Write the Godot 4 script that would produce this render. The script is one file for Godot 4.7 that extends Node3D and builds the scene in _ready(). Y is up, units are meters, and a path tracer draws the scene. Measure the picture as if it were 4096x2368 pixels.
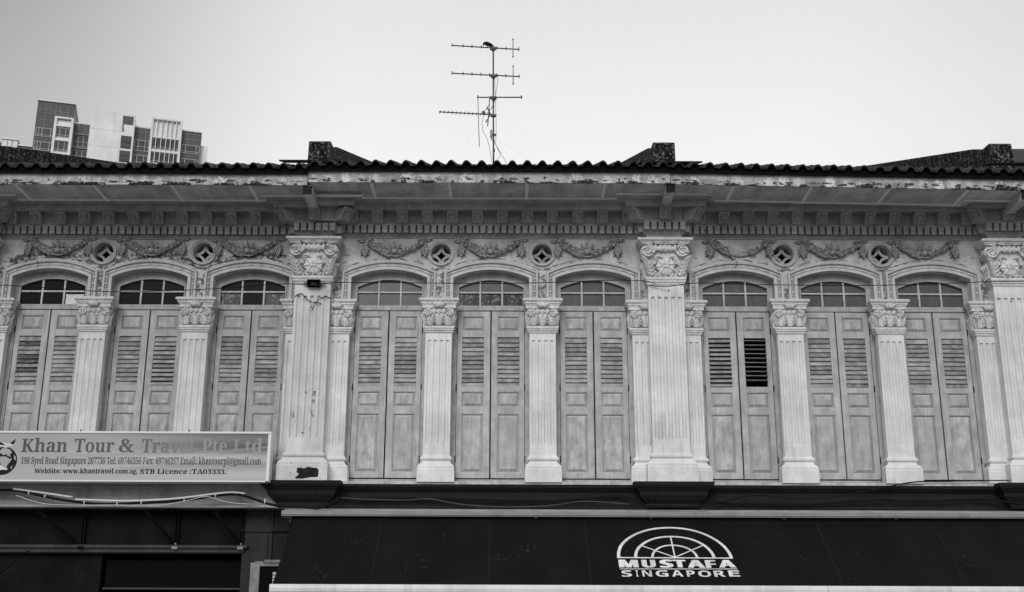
extends Node3D

# ---------------------------------------------------------------- mesh builder
class MB:
	var v := PackedVector3Array()
	var uv := PackedVector2Array()
	var col := PackedColorArray()
	var sg := PackedInt32Array()
	var xf := Transform3D()
	var smooth := false
	var use_uv := false
	var use_col := false
	var ux := Vector3(1, 0, 0)
	var uy := Vector3(0, -1, 0)
	var u0 := 0.0
	var v0 := 0.0
	var colour := Color.WHITE

	func p1(a: Vector3) -> void:
		v.append(xf * a)
		sg.append(0 if smooth else -1)
		if use_uv:
			uv.append(Vector2(a.dot(ux) + u0, a.dot(uy) + v0))
		if use_col:
			col.append(colour)

	func tri(a: Vector3, b: Vector3, c: Vector3, n: Vector3) -> void:
		var g := (b - a).cross(c - a)
		if g.length_squared() < 1e-16:
			return
		if g.dot(n) > 0.0:
			p1(a); p1(c); p1(b)
		else:
			p1(a); p1(b); p1(c)

	func quad(a: Vector3, b: Vector3, c: Vector3, d: Vector3, n: Vector3) -> void:
		tri(a, b, c, n)
		tri(a, c, d, n)

	func box(lo: Vector3, hi: Vector3) -> void:
		var x0 := lo.x; var y0 := lo.y; var z0 := lo.z
		var x1 := hi.x; var y1 := hi.y; var z1 := hi.z
		quad(Vector3(x0, y0, z1), Vector3(x1, y0, z1), Vector3(x1, y1, z1), Vector3(x0, y1, z1), Vector3.BACK)
		quad(Vector3(x0, y0, z0), Vector3(x1, y0, z0), Vector3(x1, y1, z0), Vector3(x0, y1, z0), Vector3.FORWARD)
		quad(Vector3(x0, y0, z0), Vector3(x0, y0, z1), Vector3(x0, y1, z1), Vector3(x0, y1, z0), Vector3.LEFT)
		quad(Vector3(x1, y0, z0), Vector3(x1, y0, z1), Vector3(x1, y1, z1), Vector3(x1, y1, z0), Vector3.RIGHT)
		quad(Vector3(x0, y1, z0), Vector3(x1, y1, z0), Vector3(x1, y1, z1), Vector3(x0, y1, z1), Vector3.UP)
		quad(Vector3(x0, y0, z0), Vector3(x1, y0, z0), Vector3(x1, y0, z1), Vector3(x0, y0, z1), Vector3.DOWN)

	# a box with its front edges chamfered by b
	func cbox(lo: Vector3, hi: Vector3, b: float) -> void:
		var f := hi.z
		var m := hi.z - b
		box(lo, Vector3(hi.x, hi.y, m))
		var o := [Vector2(lo.x, lo.y), Vector2(hi.x, lo.y), Vector2(hi.x, hi.y), Vector2(lo.x, hi.y)]
		var i := [Vector2(lo.x + b, lo.y + b), Vector2(hi.x - b, lo.y + b), Vector2(hi.x - b, hi.y - b), Vector2(lo.x + b, hi.y - b)]
		var c := (lo + hi) / 2
		for k in 4:
			var a: Vector2 = o[k]; var d: Vector2 = o[(k + 1) % 4]
			var e: Vector2 = i[k]; var g: Vector2 = i[(k + 1) % 4]
			var mid := (a + d) / 2
			quad(Vector3(a.x, a.y, m), Vector3(d.x, d.y, m), Vector3(g.x, g.y, f), Vector3(e.x, e.y, f), Vector3(mid.x - c.x, mid.y - c.y, 0.3).normalized() + Vector3(0, 0, 1))
		quad(Vector3(i[0].x, i[0].y, f), Vector3(i[1].x, i[1].y, f), Vector3(i[2].x, i[2].y, f), Vector3(i[3].x, i[3].y, f), Vector3.BACK)

	# polygon in the xy plane pushed from z0 to z1; edges whose index is in skip get no side wall
	func extrude(poly: PackedVector2Array, z0: float, z1: float, back := true, skip := []) -> void:
		var idx := Geometry2D.triangulate_polygon(poly)
		for k in range(0, idx.size(), 3):
			var a := poly[idx[k]]; var b := poly[idx[k + 1]]; var c := poly[idx[k + 2]]
			tri(Vector3(a.x, a.y, z1), Vector3(b.x, b.y, z1), Vector3(c.x, c.y, z1), Vector3.BACK)
			if back:
				tri(Vector3(a.x, a.y, z0), Vector3(b.x, b.y, z0), Vector3(c.x, c.y, z0), Vector3.FORWARD)
		var s := -1.0 if Geometry2D.is_polygon_clockwise(poly) else 1.0
		for k in poly.size():
			if k in skip:
				continue
			var a := poly[k]; var b := poly[(k + 1) % poly.size()]
			var n := Vector3(b.y - a.y, -(b.x - a.x), 0) * s
			quad(Vector3(a.x, a.y, z0), Vector3(b.x, b.y, z0), Vector3(b.x, b.y, z1), Vector3(a.x, a.y, z1), n)

	# profile of (out, up) swept along a path, mitred
	func sweep(prof: Array, path: Array, up: Vector3, side: float, flip := 1.0, closed := false) -> void:
		var n := path.size()
		var outs := []
		for k in n:
			var d0 := Vector3.ZERO
			var d1 := Vector3.ZERO
			if k > 0 or closed:
				d0 = (path[k] - path[(k - 1 + n) % n]).normalized()
			if k < n - 1 or closed:
				d1 = (path[(k + 1) % n] - path[k]).normalized()
			if d0 == Vector3.ZERO: d0 = d1
			if d1 == Vector3.ZERO: d1 = d0
			var n0 := d0.cross(up) * side
			var n1 := d1.cross(up) * side
			outs.append((n0 + n1) / (1.0 + n0.dot(n1)))
		for k in (n if closed else n - 1):
			var k2 := (k + 1) % n
			var seg: Vector3 = (path[k2] - path[k]).normalized()
			var so: Vector3 = seg.cross(up) * side
			for j in prof.size() - 1:
				var a: Vector2 = prof[j]; var b: Vector2 = prof[j + 1]
				var nn := (so * (b.y - a.y) - up * (b.x - a.x)) * flip
				quad(path[k] + outs[k] * a.x + up * a.y, path[k2] + outs[k2] * a.x + up * a.y, path[k2] + outs[k2] * b.x + up * b.y, path[k] + outs[k] * b.x + up * b.y, nn)

	func tube(pts: Array, r: float, segs := 6, r_end := -1.0) -> void:
		var keep := smooth
		smooth = segs > 4
		var last := []
		for k in pts.size():
			var p: Vector3 = pts[k]
			var d: Vector3 = (pts[mini(k + 1, pts.size() - 1)] - pts[maxi(k - 1, 0)]).normalized()
			var s := d.cross(Vector3.UP if absf(d.y) < 0.9 else Vector3.RIGHT).normalized()
			var t := s.cross(d)
			var rr := r if r_end < 0 else lerpf(r, r_end, float(k) / (pts.size() - 1))
			var ring := []
			for j in segs:
				var an := TAU * j / segs
				ring.append(p + (s * cos(an) + t * sin(an)) * rr)
			if k > 0:
				var pm: Vector3 = (pts[k] + pts[k - 1]) / 2
				for j in segs:
					var j2 := (j + 1) % segs
					quad(last[j], last[j2], ring[j2], ring[j], (last[j] + ring[j2]) / 2 - pm)
			if k == 0 or k == pts.size() - 1:
				for j in segs:
					tri(p, ring[j], ring[(j + 1) % segs], -d if k == 0 else d)
			last = ring
		smooth = keep

	func blob(c: Vector3, r: Vector3, rings := 4, segs := 7) -> void:
		var keep := smooth
		smooth = true
		var rows := []
		for i in rings + 1:
			var t := PI * i / rings
			var row := []
			for j in segs:
				var an := TAU * j / segs
				row.append(c + Vector3(r.x * sin(t) * cos(an), r.y * cos(t), r.z * sin(t) * sin(an)))
			rows.append(row)
		for i in rings:
			for j in segs:
				var j2 := (j + 1) % segs
				quad(rows[i][j], rows[i][j2], rows[i + 1][j2], rows[i + 1][j], (rows[i][j] + rows[i + 1][j2]) / 2 - c)
		smooth = keep

	# moulded leaf lying in the xy plane, standing out towards +z: raised rims, a hollow and a midrib
	func leaf(p: Vector3, ang: float, len: float, wid: float, h: float, curl := 0.0, segs := 4) -> void:
		var d := Vector3(cos(ang), sin(ang), 0)
		var s := Vector3(-sin(ang), cos(ang), 0)
		var prev := []
		for k in segs + 1:
			var t := float(k) / segs
			var w := wid * 0.5 * pow(sin(PI * pow(clampf(t * 0.93 + 0.07, 0, 1), 0.85)), 0.8)
			var c := p + d * (len * t) + Vector3(0, 0, curl * t * t)
			var hh := h * 1.5
			var row := [c - s * w * 0.96, c - s * w + Vector3(0, 0, hh * 0.55), c - s * w * 0.45 + Vector3(0, 0, hh * 0.62), c + Vector3(0, 0, hh), c + s * w * 0.45 + Vector3(0, 0, hh * 0.62), c + s * w + Vector3(0, 0, hh * 0.55), c + s * w * 0.96]
			if k > 0:
				for j in 6:
					quad(prev[j], prev[j + 1], row[j + 1], row[j], Vector3(0, 0, 1) + s * (j - 2.5) * 0.3)
			prev = row

	func spiral(c: Vector3, r: float, turns: float, tr: float, hand: float, z_in: float, start := 0.0) -> void:
		var pts := []
		var n := int(turns * 10)
		for k in n + 1:
			var t := float(k) / n
			var rr := r * (1.0 - 0.86 * t)
			var an := start + hand * TAU * turns * t
			pts.append(c + Vector3(cos(an) * rr, sin(an) * rr, z_in * t))
		tube(pts, tr, 5, tr * 0.6)

	func add(o: MB, t: Transform3D) -> void:
		for k in o.v.size():
			v.append(xf * (t * o.v[k]))
			sg.append(o.sg[k])
		if use_uv:
			uv.append_array(o.uv)
		if use_col:
			col.append_array(o.col)

	func mesh(m: Material) -> ArrayMesh:
		var st := SurfaceTool.new()
		st.begin(Mesh.PRIMITIVE_TRIANGLES)
		var last := -99
		for k in v.size():
			if sg[k] != last:
				st.set_smooth_group(sg[k])
				last = sg[k]
			if use_uv: st.set_uv(uv[k])
			if use_col: st.set_color(col[k])
			st.add_vertex(v[k])
		st.generate_normals()
		st.index()
		var a := st.commit()
		a.surface_set_material(0, m)
		return a

# ---------------------------------------------------------------- naming
var counts := {}
var M := {}
var rng := RandomNumberGenerator.new()

func numbered(parent: Node, called: String) -> String:
	var key := str(parent.get_instance_id()) + called
	var n: int = counts.get(key, 0)
	counts[key] = n + 1
	return called if n == 0 else "%s_%03d" % [called, n]

func put(parent: Node, called: String, mesh: Mesh, at := Transform3D()) -> MeshInstance3D:
	var o := MeshInstance3D.new()
	o.name = numbered(parent, called)
	o.mesh = mesh
	o.transform = at
	parent.add_child(o, true)
	return o

func part(parent: Node, called: String, mb: MB, m: Material, at := Transform3D()) -> MeshInstance3D:
	return put(parent, called, mb.mesh(m), at)

func tag(o: Node, label: String, category: String, group := "") -> void:
	o.set_meta("label", label)
	o.set_meta("category", category)
	if group: o.set_meta("group", group)

func thing(called: String, label: String, category: String, at := Vector3.ZERO, group := "") -> Node3D:
	var o := Node3D.new()
	o.name = numbered(self, called)
	add_child(o, true)
	o.position = at
	tag(o, label, category, group)
	return o

func structure(called: String, mb: MB, m: Material) -> void:
	part(self, called, mb, m).set_meta("kind", "structure")

func T(x: float, y: float, z: float) -> Transform3D:
	return Transform3D(Basis(), Vector3(x, y, z))

# ---------------------------------------------------------------- textures
func noise_img(w: int, h: int, freq: float, oct: int, sd: int, sx := 1.0, sy := 1.0) -> Image:
	# tileable noise; sx / sy stretch the grain by drawing it smaller and resizing
	var n := FastNoiseLite.new()
	n.noise_type = FastNoiseLite.TYPE_SIMPLEX_SMOOTH
	n.seed = sd
	n.frequency = freq
	n.fractal_octaves = oct
	var im := n.get_seamless_image(maxi(8, int(w / sx)), maxi(8, int(h / sy)), false, false, 0.25, true)
	im.convert(Image.FORMAT_L8)
	im.resize(w, h, Image.INTERPOLATE_CUBIC)
	return im

func mix_img(layers: Array, w: int, h: int, base: float) -> Image:
	# sum of weight * (noise - 0.5), or weight * clamp((noise - edge) * gain) for speckle layers
	var data := PackedByteArray()
	data.resize(w * h)
	var acc := PackedFloat32Array()
	acc.resize(w * h)
	acc.fill(base)
	for l in layers:
		var b: PackedByteArray = l[0].get_data()
		var wt: float = l[1]
		if l.size() == 2:
			for k in w * h:
				acc[k] += wt * (b[k] / 255.0 - 0.5)
		else:
			var e: float = l[2]
			var g: float = l[3]
			for k in w * h:
				acc[k] += wt * clampf((b[k] / 255.0 - e) * g, 0.0, 1.0)
	for k in w * h:
		data[k] = int(clampf(acc[k], 0.0, 1.0) * 255.0)
	return Image.create_from_data(w, h, false, Image.FORMAT_L8, data)

func tex(im: Image) -> ImageTexture:
	var c: Image = im.duplicate()
	c.convert(Image.FORMAT_RGB8)
	return ImageTexture.create_from_image(c)

func grey(lin: float) -> Color:
	return Color(lin, lin, lin).linear_to_srgb()

func mat(called: String, lin: float, rough: float, t: Texture2D = null, scale := Vector3.ONE, nrm: Texture2D = null, ns := 1.0, world := true) -> StandardMaterial3D:
	var m := StandardMaterial3D.new()
	m.resource_name = called
	m.albedo_color = grey(lin)
	m.roughness = rough
	m.metallic_specular = 0.35
	if t:
		m.albedo_texture = t
		m.uv1_triplanar = true
		m.uv1_world_triplanar = world
		m.uv1_scale = scale
	if nrm:
		m.normal_enabled = true
		m.normal_texture = nrm
		m.normal_scale = ns
	if lin < 0.03:
		m.metallic_specular = 0.12
	M[called] = m
	return m

func stamp_blot(im: Image, cx: float, cy: float, rx: float, ry: float, target: float, strength: float, n: FastNoiseLite, edge := 0.0, gain := 3.0) -> void:
	# irregular blot of a grey value with a ragged rim
	for y in range(maxi(0, int(cy - ry)), mini(im.get_height(), int(cy + ry) + 1)):
		for x in range(maxi(0, int(cx - rx)), mini(im.get_width(), int(cx + rx) + 1)):
			var d := Vector2((x - cx) / rx, (y - cy) / ry).length()
			var f := (1.0 - d) + n.get_noise_2d(x, y) * 1.1 - edge
			var a := clampf(f * gain, 0.0, 1.0) * strength
			if a > 0.0 and d < 1.0:
				var g := im.get_pixel(x, y).r
				g = lerpf(g, target, a)
				im.set_pixel(x, y, Color(g, g, g))

func stroke(im: Image, pts: Array, w: float, target: float, strength: float, n: FastNoiseLite) -> void:
	for k in pts.size() - 1:
		var a: Vector2 = pts[k]; var b: Vector2 = pts[k + 1]
		var steps := int(a.distance_to(b)) + 1
		for s in steps:
			var p := a.lerp(b, float(s) / steps)
			p += Vector2(n.get_noise_2d(p.x * 0.7, p.y * 0.7), n.get_noise_2d(p.y * 0.7, p.x * 0.7 + 99.0)) * 2.0
			var ww := w * clampf(0.65 + n.get_noise_2d(p.x * 0.35 + 50.0, p.y * 0.35) * 1.3, 0.0, 1.6)
			for y in range(int(p.y - ww), int(p.y + ww) + 1):
				for x in range(int(p.x - ww), int(p.x + ww) + 1):
					if x >= 0 and y >= 0 and x < im.get_width() and y < im.get_height():
						var al := clampf(ww + 0.5 - Vector2(x, y).distance_to(p), 0.0, 1.0) * strength
						if al > 0.0:
							var g := lerpf(im.get_pixel(x, y).r, target, al)
							im.set_pixel(x, y, Color(g, g, g))

var nz := FastNoiseLite.new()

func make_materials() -> void:
	nz.noise_type = FastNoiseLite.TYPE_SIMPLEX
	nz.frequency = 0.06
	nz.fractal_octaves = 3
	nz.seed = 5
	var s := 512
	var low := noise_img(s, s, 0.006, 4, 11)
	var mid := noise_img(s, s, 0.03, 4, 12)
	var fine := noise_img(s, s, 0.15, 2, 13)
	var drip := noise_img(s, s, 0.02, 4, 14, 1.0, 7.0)
	var stucco_img := mix_img([[low, 0.24], [mid, 0.12], [drip, 0.14], [fine, 0.06], [mid, -0.10, 0.70, 5.0]], s, s, 0.88)
	var stucco := tex(stucco_img)
	var clean := tex(mix_img([[low, 0.12], [mid, 0.05], [drip, 0.10], [fine, 0.04], [drip, -0.10, 0.66, 5.0]], s, s, 0.93))
	var grime := tex(mix_img([[low, 0.20], [mid, 0.55], [fine, 0.25], [mid, -0.35, 0.58, 5.0]], s, s, 0.84))
	var grime_light := tex(mix_img([[low, 0.12], [mid, 0.30], [fine, 0.16], [mid, -0.22, 0.62, 5.0]], s, s, 0.90))
	var bump := mix_img([[low, 0.25], [mid, 0.5], [fine, 0.35]], s, s, 0.5)
	bump.bump_map_to_normal_map(3.0)
	var stucco_n := ImageTexture.create_from_image(bump)
	var grain := noise_img(s, s, 0.05, 4, 21, 1.0, 12.0)
	var grain2 := noise_img(s, s, 0.012, 4, 22, 1.0, 4.0)
	var patch := noise_img(s, s, 0.012, 3, 23)
	var wood := tex(mix_img([[grain, 0.12], [grain2, 0.13], [patch, 0.13], [grain, -0.16, 0.72, 6.0]], s, s, 0.90))
	var hg := noise_img(s, s, 0.06, 4, 31, 9.0, 1.0)
	var slat_t := tex(mix_img([[hg, 0.28], [patch, 0.34], [fine, 0.10], [hg, -0.30, 0.68, 6.0]], s, s, 0.82))
	var rust := tex(mix_img([[mid, 0.7], [fine, 0.4], [low, 0.4]], s, s, 0.6))
	var lichen := tex(mix_img([[drip, 0.9], [mid, 0.7], [fine, 0.5], [mid, 0.9, 0.62, 7.0]], s, s, 0.36))
	var sc := Vector3(0.42, 0.42, 0.42)
	mat("pilaster", 0.84, 0.85, clean, sc, stucco_n, 0.35)
	mat("capital", 0.90, 0.85, grime_light, Vector3(0.95, 0.95, 0.95), stucco_n, 0.5)
	mat("stucco", 0.62, 0.9, stucco, sc, stucco_n, 0.5)
	mat("ornament", 0.60, 0.9, grime, Vector3(1.1, 1.1, 1.1), stucco_n, 0.5)
	mat("archivolt", 0.62, 0.85, clean, Vector3(0.6, 0.6, 0.6), stucco_n, 0.4)
	mat("cornice", 0.52, 0.9, stucco, sc, stucco_n, 0.6)
	mat("soffit", 0.66, 0.85, stucco, Vector3(0.5, 0.5, 0.5), stucco_n, 0.2)
	mat("batten", 0.84, 0.8)
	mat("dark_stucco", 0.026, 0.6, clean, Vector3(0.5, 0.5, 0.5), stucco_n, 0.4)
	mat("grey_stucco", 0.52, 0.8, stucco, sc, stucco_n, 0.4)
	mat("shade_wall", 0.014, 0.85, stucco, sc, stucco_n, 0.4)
	mat("shutter", 0.54, 0.75, wood, Vector3(0.75, 0.75, 0.75))
	var bleach := tex(mix_img([[patch, 0.24], [grain, 0.13], [mid, 0.10], [grain, -0.16, 0.72, 6.0]], s, s, 0.86))
	mat("panel_bleached", 0.62, 0.75, bleach, Vector3(0.8, 0.5, 0.8))
	mat("shutter_pale", 0.58, 0.75, wood, Vector3(0.55, 0.55, 0.55))
	mat("frame", 0.50, 0.8, wood, Vector3(0.9, 0.9, 0.9), stucco_n, 0.4)
	mat("slat_a", 0.48, 0.7, slat_t, Vector3(0.9, 0.9, 0.9))
	mat("slat_b", 0.38, 0.7, slat_t, Vector3(1.2, 1.2, 1.2))
	mat("slat_c", 0.56, 0.7, slat_t, Vector3(0.7, 0.7, 0.7))
	mat("slat_worn", 0.30, 0.8, rust, Vector3(1.6, 1.6, 1.6))
	mat("muntin", 0.62, 0.7, wood, Vector3(1, 1, 1))
	mat("concrete", 0.16, 0.95, lichen, Vector3(0.9, 0.9, 0.9), stucco_n, 1.0)
	mat("tile", 0.07, 0.75, rust, Vector3(0.8, 0.8, 0.8))
	mat("tile_pale", 0.10, 0.75, rust, Vector3(0.8, 0.8, 0.8))
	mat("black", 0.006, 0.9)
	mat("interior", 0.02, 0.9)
	mat("iron", 0.03, 0.6, rust, Vector3(2, 2, 2))
	mat("aerial", 0.07, 0.5)
	mat("aerial_pale", 0.22, 0.4)
	mat("cable", 0.012, 0.5)
	mat("white_pipe", 0.62, 0.4)
	mat("steel_strip", 0.30, 0.4, clean, Vector3(0.3, 0.3, 0.3))
	mat("white_metal", 0.80, 0.35, clean, Vector3(0.25, 0.25, 0.25))
	mat("sign_frame", 0.72, 0.35)
	mat("feather", 0.012, 0.6)
	mat("road", 0.13, 0.9, rust, Vector3(0.3, 0.3, 0.3))
	mat("paving", 0.40, 0.9, stucco, sc)
	mat("line", 0.7, 0.7)
	mat("tower_panel", 0.11, 0.5, clean, Vector3(0.05, 0.05, 0.05))
	mat("tower_white", 0.88, 0.7, clean, Vector3(0.03, 0.03, 0.03))
	mat("tower_pale", 0.76, 0.7)
	mat("tower_frame", 0.42, 0.5)
	mat("tower_glass", 0.06, 0.3)
	mat("tower_rib", 0.20, 0.5)
	mat("glass_grey", 0.10, 0.22, clean, Vector3(0.9, 0.9, 0.9))
	mat("glass_mottled", 0.16, 0.3, lichen, Vector3(0.8, 0.8, 0.8))
	mat("glass_dark", 0.012, 0.18)
	mat("foil", 0.6, 0.3)
	mat("black_paint", 0.012, 0.8)
	mat("plaster_patch", 0.60, 0.9, stucco, Vector3(0.9, 0.9, 0.9))
	M.wall_base = stucco_img
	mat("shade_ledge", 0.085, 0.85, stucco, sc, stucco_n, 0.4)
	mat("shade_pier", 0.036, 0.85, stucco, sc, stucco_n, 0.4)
	mat("bare_dark", 0.05, 0.95, rust, Vector3(3, 3, 3), stucco_n, 1.0)
	mat("bare_plaster", 0.33, 0.9)
	mat("grey_roof", 0.10, 0.8, stucco, sc)
	mat("cloth_seam", 0.016, 0.9)
	mat("logo", 0.9, 0.6, stucco, Vector3(1.2, 1.2, 1.2))
	mat("globe", 0.02, 0.4)
	mat("globe_land", 0.36, 0.4)
	mat("bracket_steel", 0.02, 0.6, rust, Vector3(2, 2, 2))
	mat("panel_frame", 0.28, 0.6, stucco, Vector3(0.9, 0.9, 0.9))
	mat("panel_pale", 0.5, 0.6)

# wall picture of one house: plaster with its own stains, cracks and chips; px(x) and py(y) give texture pixels
func wall_material(i: int, wx: Array, ox: Array, w: float) -> StandardMaterial3D:
	var W := 1024
	var H := 832
	var im := Image.create(W, H, false, Image.FORMAT_L8)
	var base: Image = M.wall_base.duplicate()
	base.resize(448, 448)
	for y in range(0, H, 448):
		for x in range(0, W, 448):
			im.blit_rect(base, Rect2i(0, 0, 448, 448), Vector2i((x + i * 131), y))
			if i:
				im.blit_rect(base, Rect2i(0, 0, 448, 448), Vector2i((x + i * 131) - 448, y))
	var kx := W / w
	var ky := H / 4.4
	var r := RandomNumberGenerator.new()
	r.seed = 40 + i
	var dirt := [0.9, 0.35, 0.35][i] as float
	for c in wx:
		# grime lying on top of the arch mouldings
		var pts := []
		for k in 25:
			var t := -1.0 + k / 12.0
			pts.append(Vector2((c + t * 0.78) * kx, (8.3 - (7.452 - 0.19 * t * t)) * ky))
		stroke(im, pts, [1.8, 1.2, 1.2][i], 0.3, [0.8, 0.55, 0.55][i], nz)
		if i == 0:
			for q in 26:
				var t := r.randf_range(-0.85, 0.85)
				stamp_blot(im, (c + t * 0.8) * kx, (8.3 - (7.475 - 0.18 * t * t + r.randf() * 0.06)) * ky, r.randf_range(14, 42), r.randf_range(4, 12), 0.36, 0.6, nz, 0.0, 1.3)
		for q in int(10 + 14 * dirt):
			var x: float = (c + r.randf_range(-0.75, 0.75)) * kx
			var y := (8.3 - r.randf_range(7.35, 7.62)) * ky
			var l := r.randf_range(4, 22)
			stroke(im, [Vector2(x, y), Vector2(x + l, y - r.randf_range(-3, 5))], 0.8, 0.35, 0.6, nz)
	for c in ox:
		# mould on the strips between the arch legs, over the capitals
		for q in 34:
			stamp_blot(im, (c + r.randf_range(-0.12, 0.12)) * kx, (8.3 - (6.72 + pow(r.randf(), 1.8) * 0.5)) * ky, r.randf_range(4, 15), r.randf_range(5, 20), 0.42, 0.6, nz, 0.15, 1.5)
		for q in 8:
			var t := r.randf_range(-0.2, 0.2)
			stamp_blot(im, (c + t) * kx, (8.3 - (7.29 - absf(t) * 0.2)) * ky, r.randf_range(8, 22), r.randf_range(3, 8), 0.4, 0.5, nz, 0.0, 1.5)
	var e := [0.42, w - 0.42]
	for c in e:
		for q in 30:
			stamp_blot(im, (c + r.randf_range(-0.12, 0.12)) * kx, (8.3 - r.randf_range(6.7, 7.25)) * ky, r.randf_range(4, 14), r.randf_range(5, 22), 0.42, 0.5, nz, 0.15, 1.5)
	var m := StandardMaterial3D.new()
	m.resource_name = "wall"
	m.albedo_texture = tex(im)
	m.albedo_color = grey([0.55, 0.64, 0.62][i])  # outer walls toned darker for the lens vignette, the left also for grime
	m.roughness = 0.9
	return m

func fascia_material(i: int, w: float) -> StandardMaterial3D:
	# old paint on the board under the tiles: pale drip arches, chips along the lower edge
	var W := 1024
	var H := 48
	var a := noise_img(W, H, 0.02, 4, 60 + i, 3.0, 1.0)
	var b := noise_img(W, H, 0.08, 3, 70 + i)
	var im := mix_img([[a, 0.28], [b, 0.14]], W, H, 0.64)
	var r := RandomNumberGenerator.new()
	r.seed = 90 + i
	var pitch := 0.231 * W / w
	var n := FastNoiseLite.new()
	n.frequency = 0.11
	n.fractal_octaves = 4
	n.seed = i
	var x := pitch * 0.4
	while x < W:
		var u := x / W
		var worn := clampf(0.55 + 1.4 * n.get_noise_1d(x * 0.12), 0.15, 1.0)
		if r.randf() < 0.85:
			var sz := pitch * r.randf_range(0.28, 0.55)
			stamp_blot(im, x + r.randf_range(-3, 3), H * r.randf_range(0.75, 1.0), sz, H * r.randf_range(0.4, 0.75), r.randf_range(0.75, 0.95), r.randf_range(0.5, 0.95), n, -0.12, 1.6)
		for q in int(1 + 3 * worn):
			stamp_blot(im, x + r.randf_range(-14, 14), H * r.randf_range(0.66, 1.0), r.randf_range(3, 15), r.randf_range(2, 6), r.randf_range(0.12, 0.36), 0.9, n, 0.12, 5.0)
		for q in 4:
			var yy := H * r.randf_range(0.35, 0.98)
			var xx := x + r.randf_range(-12, 12)
			stroke(im, [Vector2(xx, yy), Vector2(xx + r.randf_range(3, 9), yy)], 0.7, 0.25, 0.6, n)
		if r.randf() < 0.3:
			stroke(im, [Vector2(x, 4), Vector2(x + 1, H * r.randf_range(0.3, 0.9))], 0.8, 0.3, 0.4, n)
		x += pitch
	for q in ([34, 10, 12][i] as int):
		stamp_blot(im, r.randf_range(0, W) * (1.0 if i else 0.9), H * r.randf_range(0.85, 1.0), r.randf_range(8, 34), r.randf_range(3, 9), 0.10, 0.9, n, 0.05, 5.0)
	# dark blots along the upper edge, below the tiles
	for q in 60:
		stamp_blot(im, r.randf_range(0, W), 0.0, r.randf_range(10, 40), r.randf_range(6, 14), 0.2, 0.7, n)
	var m := StandardMaterial3D.new()
	m.resource_name = "fascia"
	m.albedo_texture = tex(im)
	m.albedo_color = grey(0.85)
	m.roughness = 0.85
	return m

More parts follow.
